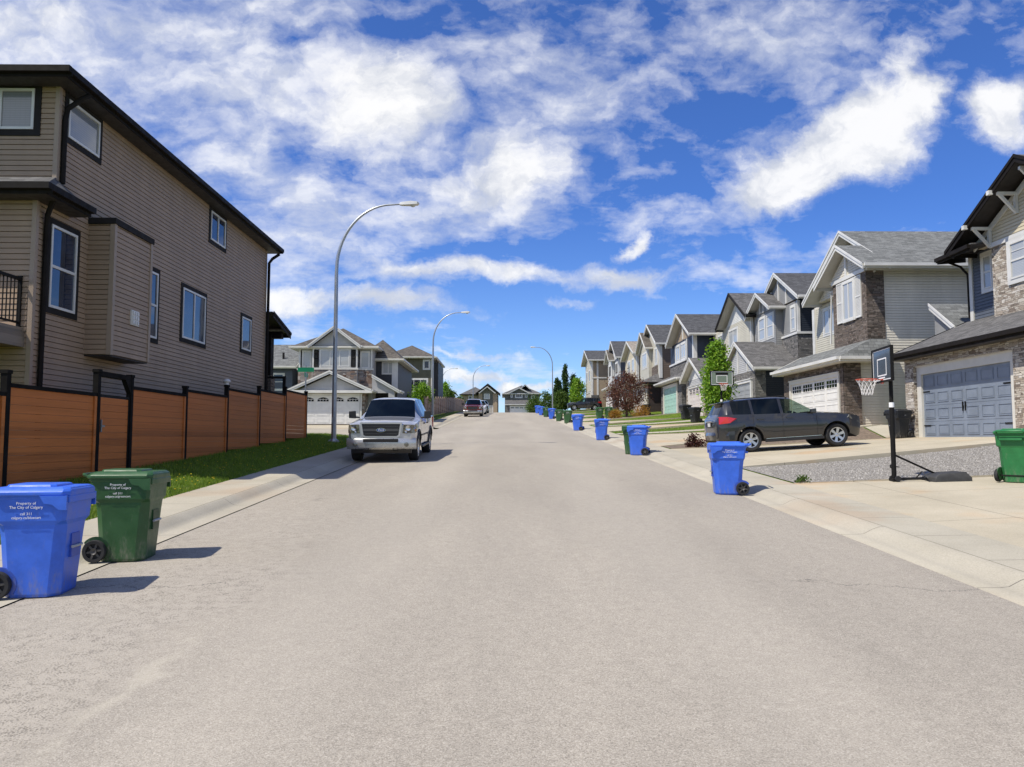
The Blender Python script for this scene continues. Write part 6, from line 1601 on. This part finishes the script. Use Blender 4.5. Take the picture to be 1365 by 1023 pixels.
for x, y, h, w, lab, sd in ((11.4,63.2,.75,.95,'larger orange leaved shrub beside the mint garage driveway',52),(9.6,66.0,.6,.75,'smaller orange shrub on the lawn right of the two green bins',53)):
    shrub('orange_shrub', lab, x, y, h, w, LM['orange'], 60, 20, .055, sd, 'orange shrubs on the right lawns')
shrub('weed', 'small tuft of weeds at the corner of the gravel by the walk', 6.25, 16.05, .12, .18, LM['bush'], 16, 12, .03, 54)
# a small stone left on the near driveway
m = MB(); m.ring_loft([[(8.75+.10*math.cos(a)*k, 11.05+.05*math.sin(a)*k, gz(8.75,11.05)+.018+z) for a in np.linspace(0, 2*math.pi, 9)[:-1]] for k, z in ((.8,0),(1,.015),(.7,.035),(.2,.042))])
tag(m.build('stone', MT['hubdark'], None, (8.75,11.05,gz(8.75,11.05)+.018)), 'small dark stone lying on the near right driveway', 'stone')
# ------------------------------------------------------------------ sky, sun, camera
SUN = V((-.494,-.250,.8325)).normalized()
el = math.asin(SUN.z); az = math.atan2(SUN.x, SUN.y)     # clockwise from +Y
w = bpy.data.worlds.new('World'); S.world = w; w.use_nodes = True
nt = w.node_tree; nt.nodes.clear(); g = G(nt)
sky = g.n('ShaderNodeTexSky'); sky.sky_type = 'NISHITA'; sky.sun_disc = False; sky.sun_elevation = el; sky.sun_rotation = az
sky.altitude = 1000.; sky.air_density = 1.0; sky.dust_density = .4; sky.ozone_density = 2.2
STR = .11
dirv = g.n('ShaderNodeTexCoord').outputs['Generated']
dx, dy, dz = g.sep(dirv)
den = g.math('MAXIMUM', g.math('ABSOLUTE', dy), .18)
a_ = g.math('DIVIDE', dx, den); e_ = g.math('DIVIDE', dz, den)
ae = g.comb(a_, e_, 0.)
def P2(px, py):
    """photo pixel -> direction tangents (x/y, z/y)"""
    X = (px-682.5)/1020; Z = (511.5-py)/1020
    p = math.atan(74.5/1020); y = math.cos(p)-Z*math.sin(p); z = math.sin(p)+Z*math.cos(p); q = math.atan(10.5/1020)
    x2 = X*math.cos(q)+y*math.sin(q); y2 = -X*math.sin(q)+y*math.cos(q)
    return x2/y2, z/y2
nz = g.n('ShaderNodeTexNoise'); g.set(nz.inputs['Vector'], ae); nz.inputs['Scale'].default_value = 5.; nz.inputs['Detail'].default_value = 7.; nz.inputs['Roughness'].default_value = .62
wob = g.vmath('MULTIPLY', g.vmath('SUBTRACT', nz.outputs['Color'], (.5,.5,.5)), (.17,.12,0))
aw = g.vmath('ADD', ae, wob)
VEIL = [ # px, py, rx, ry, tilt, weight: thin high cloud, and the gaps in it
 (150,60,430,150,0,.62),(420,170,330,170,0,.50),(700,110,230,170,0,.40),(560,270,330,90,0,.46),(430,330,200,110,0,.52),(860,110,260,150,0,.36),(1060,60,260,110,0,.34),(880,270,220,60,0,.40),(1040,310,140,40,0,.22),
 (1290,60,160,90,0,.12),(520,450,200,40,0,.26),(640,480,200,60,0,.30),(930,380,170,30,-4,.22),(1000,130,60,60,0,-.1),
 (905,225,55,85,12,-.42),(412,46,50,18,0,-.42),(430,212,80,34,15,-.34),(770,445,330,40,0,-.34),(1330,270,110,70,0,-.34),(950,120,50,60,30,-.24),(835,250,90,20,0,-.22),(690,335,150,16,0,-.30),(800,330,90,30,0,-.25),(560,395,200,10,4,-.30),(905,430,180,40,0,-.3),(985,160,50,60,30,-.3),(1290,250,120,60,0,-.2),(310,20,70,12,0,-.18),(540,30,80,16,0,-.2)]
CUM = [ # bright heaps and bars of cloud
 (510,135,110,100,0,.95),(470,200,120,60,0,.45),(560,60,150,60,0,.40),(385,120,70,60,0,.45),(690,228,90,62,0,.92),(620,255,120,45,0,.62),(800,130,130,60,-10,.40),(770,60,130,50,0,.42),(230,110,330,60,0,.45),(120,40,260,60,0,.50),
 (1060,236,112,46,-14,1.22),(1150,185,110,66,-28,1.25),(1215,150,60,62,0,1.05),(1205,85,60,75,0,.66),(1010,245,50,34,0,.70),(1260,150,50,50,0,.35),(1345,160,66,56,0,.95),(1010,60,150,40,0,.34),(880,70,90,40,0,.30),
 (660,370,240,20,3,.80),(830,378,100,20,4,.72),(450,402,220,22,3,.84),(838,330,14,32,28,.80),(750,409,55,10,0,.55),(640,290,300,22,0,.45),(880,290,120,26,0,.40),(430,300,110,50,0,.40),
 (628,497,58,13,0,.95),(668,512,26,12,0,.9),(705,520,44,10,0,.8),(600,525,110,22,0,.55),(610,470,120,8,2,.62),(520,392,110,12,3,.5),(545,447,60,16,0,.5)]
def blobs(vec, lst):
    cov = None
    for px, py, rx, ry, tl, wt in lst:
        c = P2(px, py); k = 1.12/1020
        d = g.vmath('SUBTRACT', vec, (*c, 0.))
        if tl:
            mp = g.n('ShaderNodeVectorRotate', rotation_type='Z_AXIS'); g.set(mp.inputs['Vector'], d); mp.inputs['Angle'].default_value = R(tl); d = mp.outputs[0]
        d = g.vmath('LENGTH', g.vmath('MULTIPLY', d, (1/(rx*k), 1/(ry*k), 0.)))
        v = g.mrange(d, 1.62 if wt > 0 else 1.35, .0, 0., wt)
        cov = v if cov is None else g.math('ADD' if wt < 0 else 'MAXIMUM', cov, v)
    return cov
hgt = g.math('MAXIMUM', dz, 0.)
pl = g.vmath('DIVIDE', g.comb(dx, dy, 0.), g.comb(g.math('ADD', hgt, .10), g.math('ADD', hgt, .10), 1.))
fb = g.noise(g.vmath('MULTIPLY', pl, (1., .62, 1.)), 2.5, 9., .60, .15)
puf = g.noise(g.vmath('MULTIPLY', aw, (1., 1.6, 1.)), 16., 5., .55)
fc = g.noise(g.vmath('MULTIPLY', aw, (1., 1.35, 1.)), 8.5, 9., .66)
rip = g.noise(g.vmath('MULTIPLY', pl, (1.1, 1.5, 1.)), 9., 4., .55, .8)
back = g.mrange(dy, .25, -.1, 0., .30)
cv = g.math('ADD', blobs(aw, VEIL), back)
vb = g.math('ADD', g.math('ADD', g.math('MULTIPLY', g.math('SUBTRACT', fb, .5), 1.5), g.math('ADD', g.math('MULTIPLY', g.math('SUBTRACT', rip, .5), .35), g.math('MULTIPLY', g.math('SUBTRACT', puf, .5), .95))), g.math('SUBTRACT', cv, .265))
veil = g.mrange(vb, -.16, .46, 0., .84, False)
cc = blobs(aw, CUM)
cb = g.math('ADD', g.math('ADD', g.math('MULTIPLY', g.math('SUBTRACT', fc, .5), 1.25), g.math('MULTIPLY', g.math('SUBTRACT', fb, .5), .5)), g.math('SUBTRACT', cc, .43))
cum = g.mrange(cb, -.12, .44, 0., .96)
dens = g.math('SUBTRACT', 1., g.math('MULTIPLY', g.math('SUBTRACT', 1., veil), g.math('SUBTRACT', 1., cum)))
dens = g.math('MULTIPLY', dens, g.mrange(e_, -.02, .03))
shade = g.noise(g.vmath('ADD', aw, (.0,.035,0.)), 7., 6., .6)
vcol = g.mix(g.mrange(g.math('ADD', shade, g.math('MULTIPLY', g.math('SUBTRACT', puf, .5), .6)), .36, .64), (.50,.53,.61), (.72,.725,.74))
ucol = g.mix(g.mrange(g.math('ADD', g.math('MULTIPLY', g.math('SUBTRACT', puf, .5), .5), g.math('ADD', shade, g.math('MULTIPLY', g.math('SUBTRACT', cb, .3), .15))), .36, .62), (.46,.485,.54), (.75,.745,.735))
ccol = g.mix(cum, vcol, ucol)
hz = g.mrange(e_, -.02, .34)
skyc = g.mix(1., sky.outputs[0], g.mix(hz, (.66,.82,1.10), (.36,.58,1.02)), 'MULTIPLY')
out = g.mix(g.math('MULTIPLY', dens, .95), skyc, g.vmath('SCALE', ccol, 1/STR))
bg = g.n('ShaderNodeBackground'); g.set(bg.inputs[0], out); bg.inputs[1].default_value = STR
wo = g.n('ShaderNodeOutputWorld'); nt.links.new(bg.outputs[0], wo.inputs[0])
w.cycles.sampling_method = 'MANUAL'; w.cycles.sample_map_resolution = 512
L = bpy.data.lights.new('sun', 'SUN'); L.energy = 3.9; L.angle = R(.53); L.color = (1.,.94,.83)
lo = bpy.data.objects.new('sun', L); COL.objects.link(lo); lo.rotation_euler = SUN.to_track_quat('Z', 'Y').to_euler(); lo.location = (-30,-20,60)
cam = bpy.data.cameras.new('camera'); co = bpy.data.objects.new('camera', cam); COL.objects.link(co); S.camera = co
cam.sensor_width = 36.; cam.lens = 36.*1020/1365; cam.clip_start = .05; cam.clip_end = 8000.
co.location = (0, 0, 1.8); co.rotation_euler = (R(90)+math.atan(74.5/1020), 0, -math.atan(10.5/1020))
vs = S.view_settings; vs.view_transform = 'Standard'; vs.look = 'None'; vs.exposure = .5; vs.gamma = 1.; vs.use_curve_mapping = False
S.cycles.max_bounces = 6; S.cycles.diffuse_bounces = 3; S.cycles.glossy_bounces = 3; S.cycles.transmission_bounces = 2; S.cycles.transparent_max_bounces = 4
S.cycles.caustics_reflective = False; S.cycles.caustics_refractive = False; S.cycles.use_denoising = True; S.cycles.sample_clamp_indirect = 6.
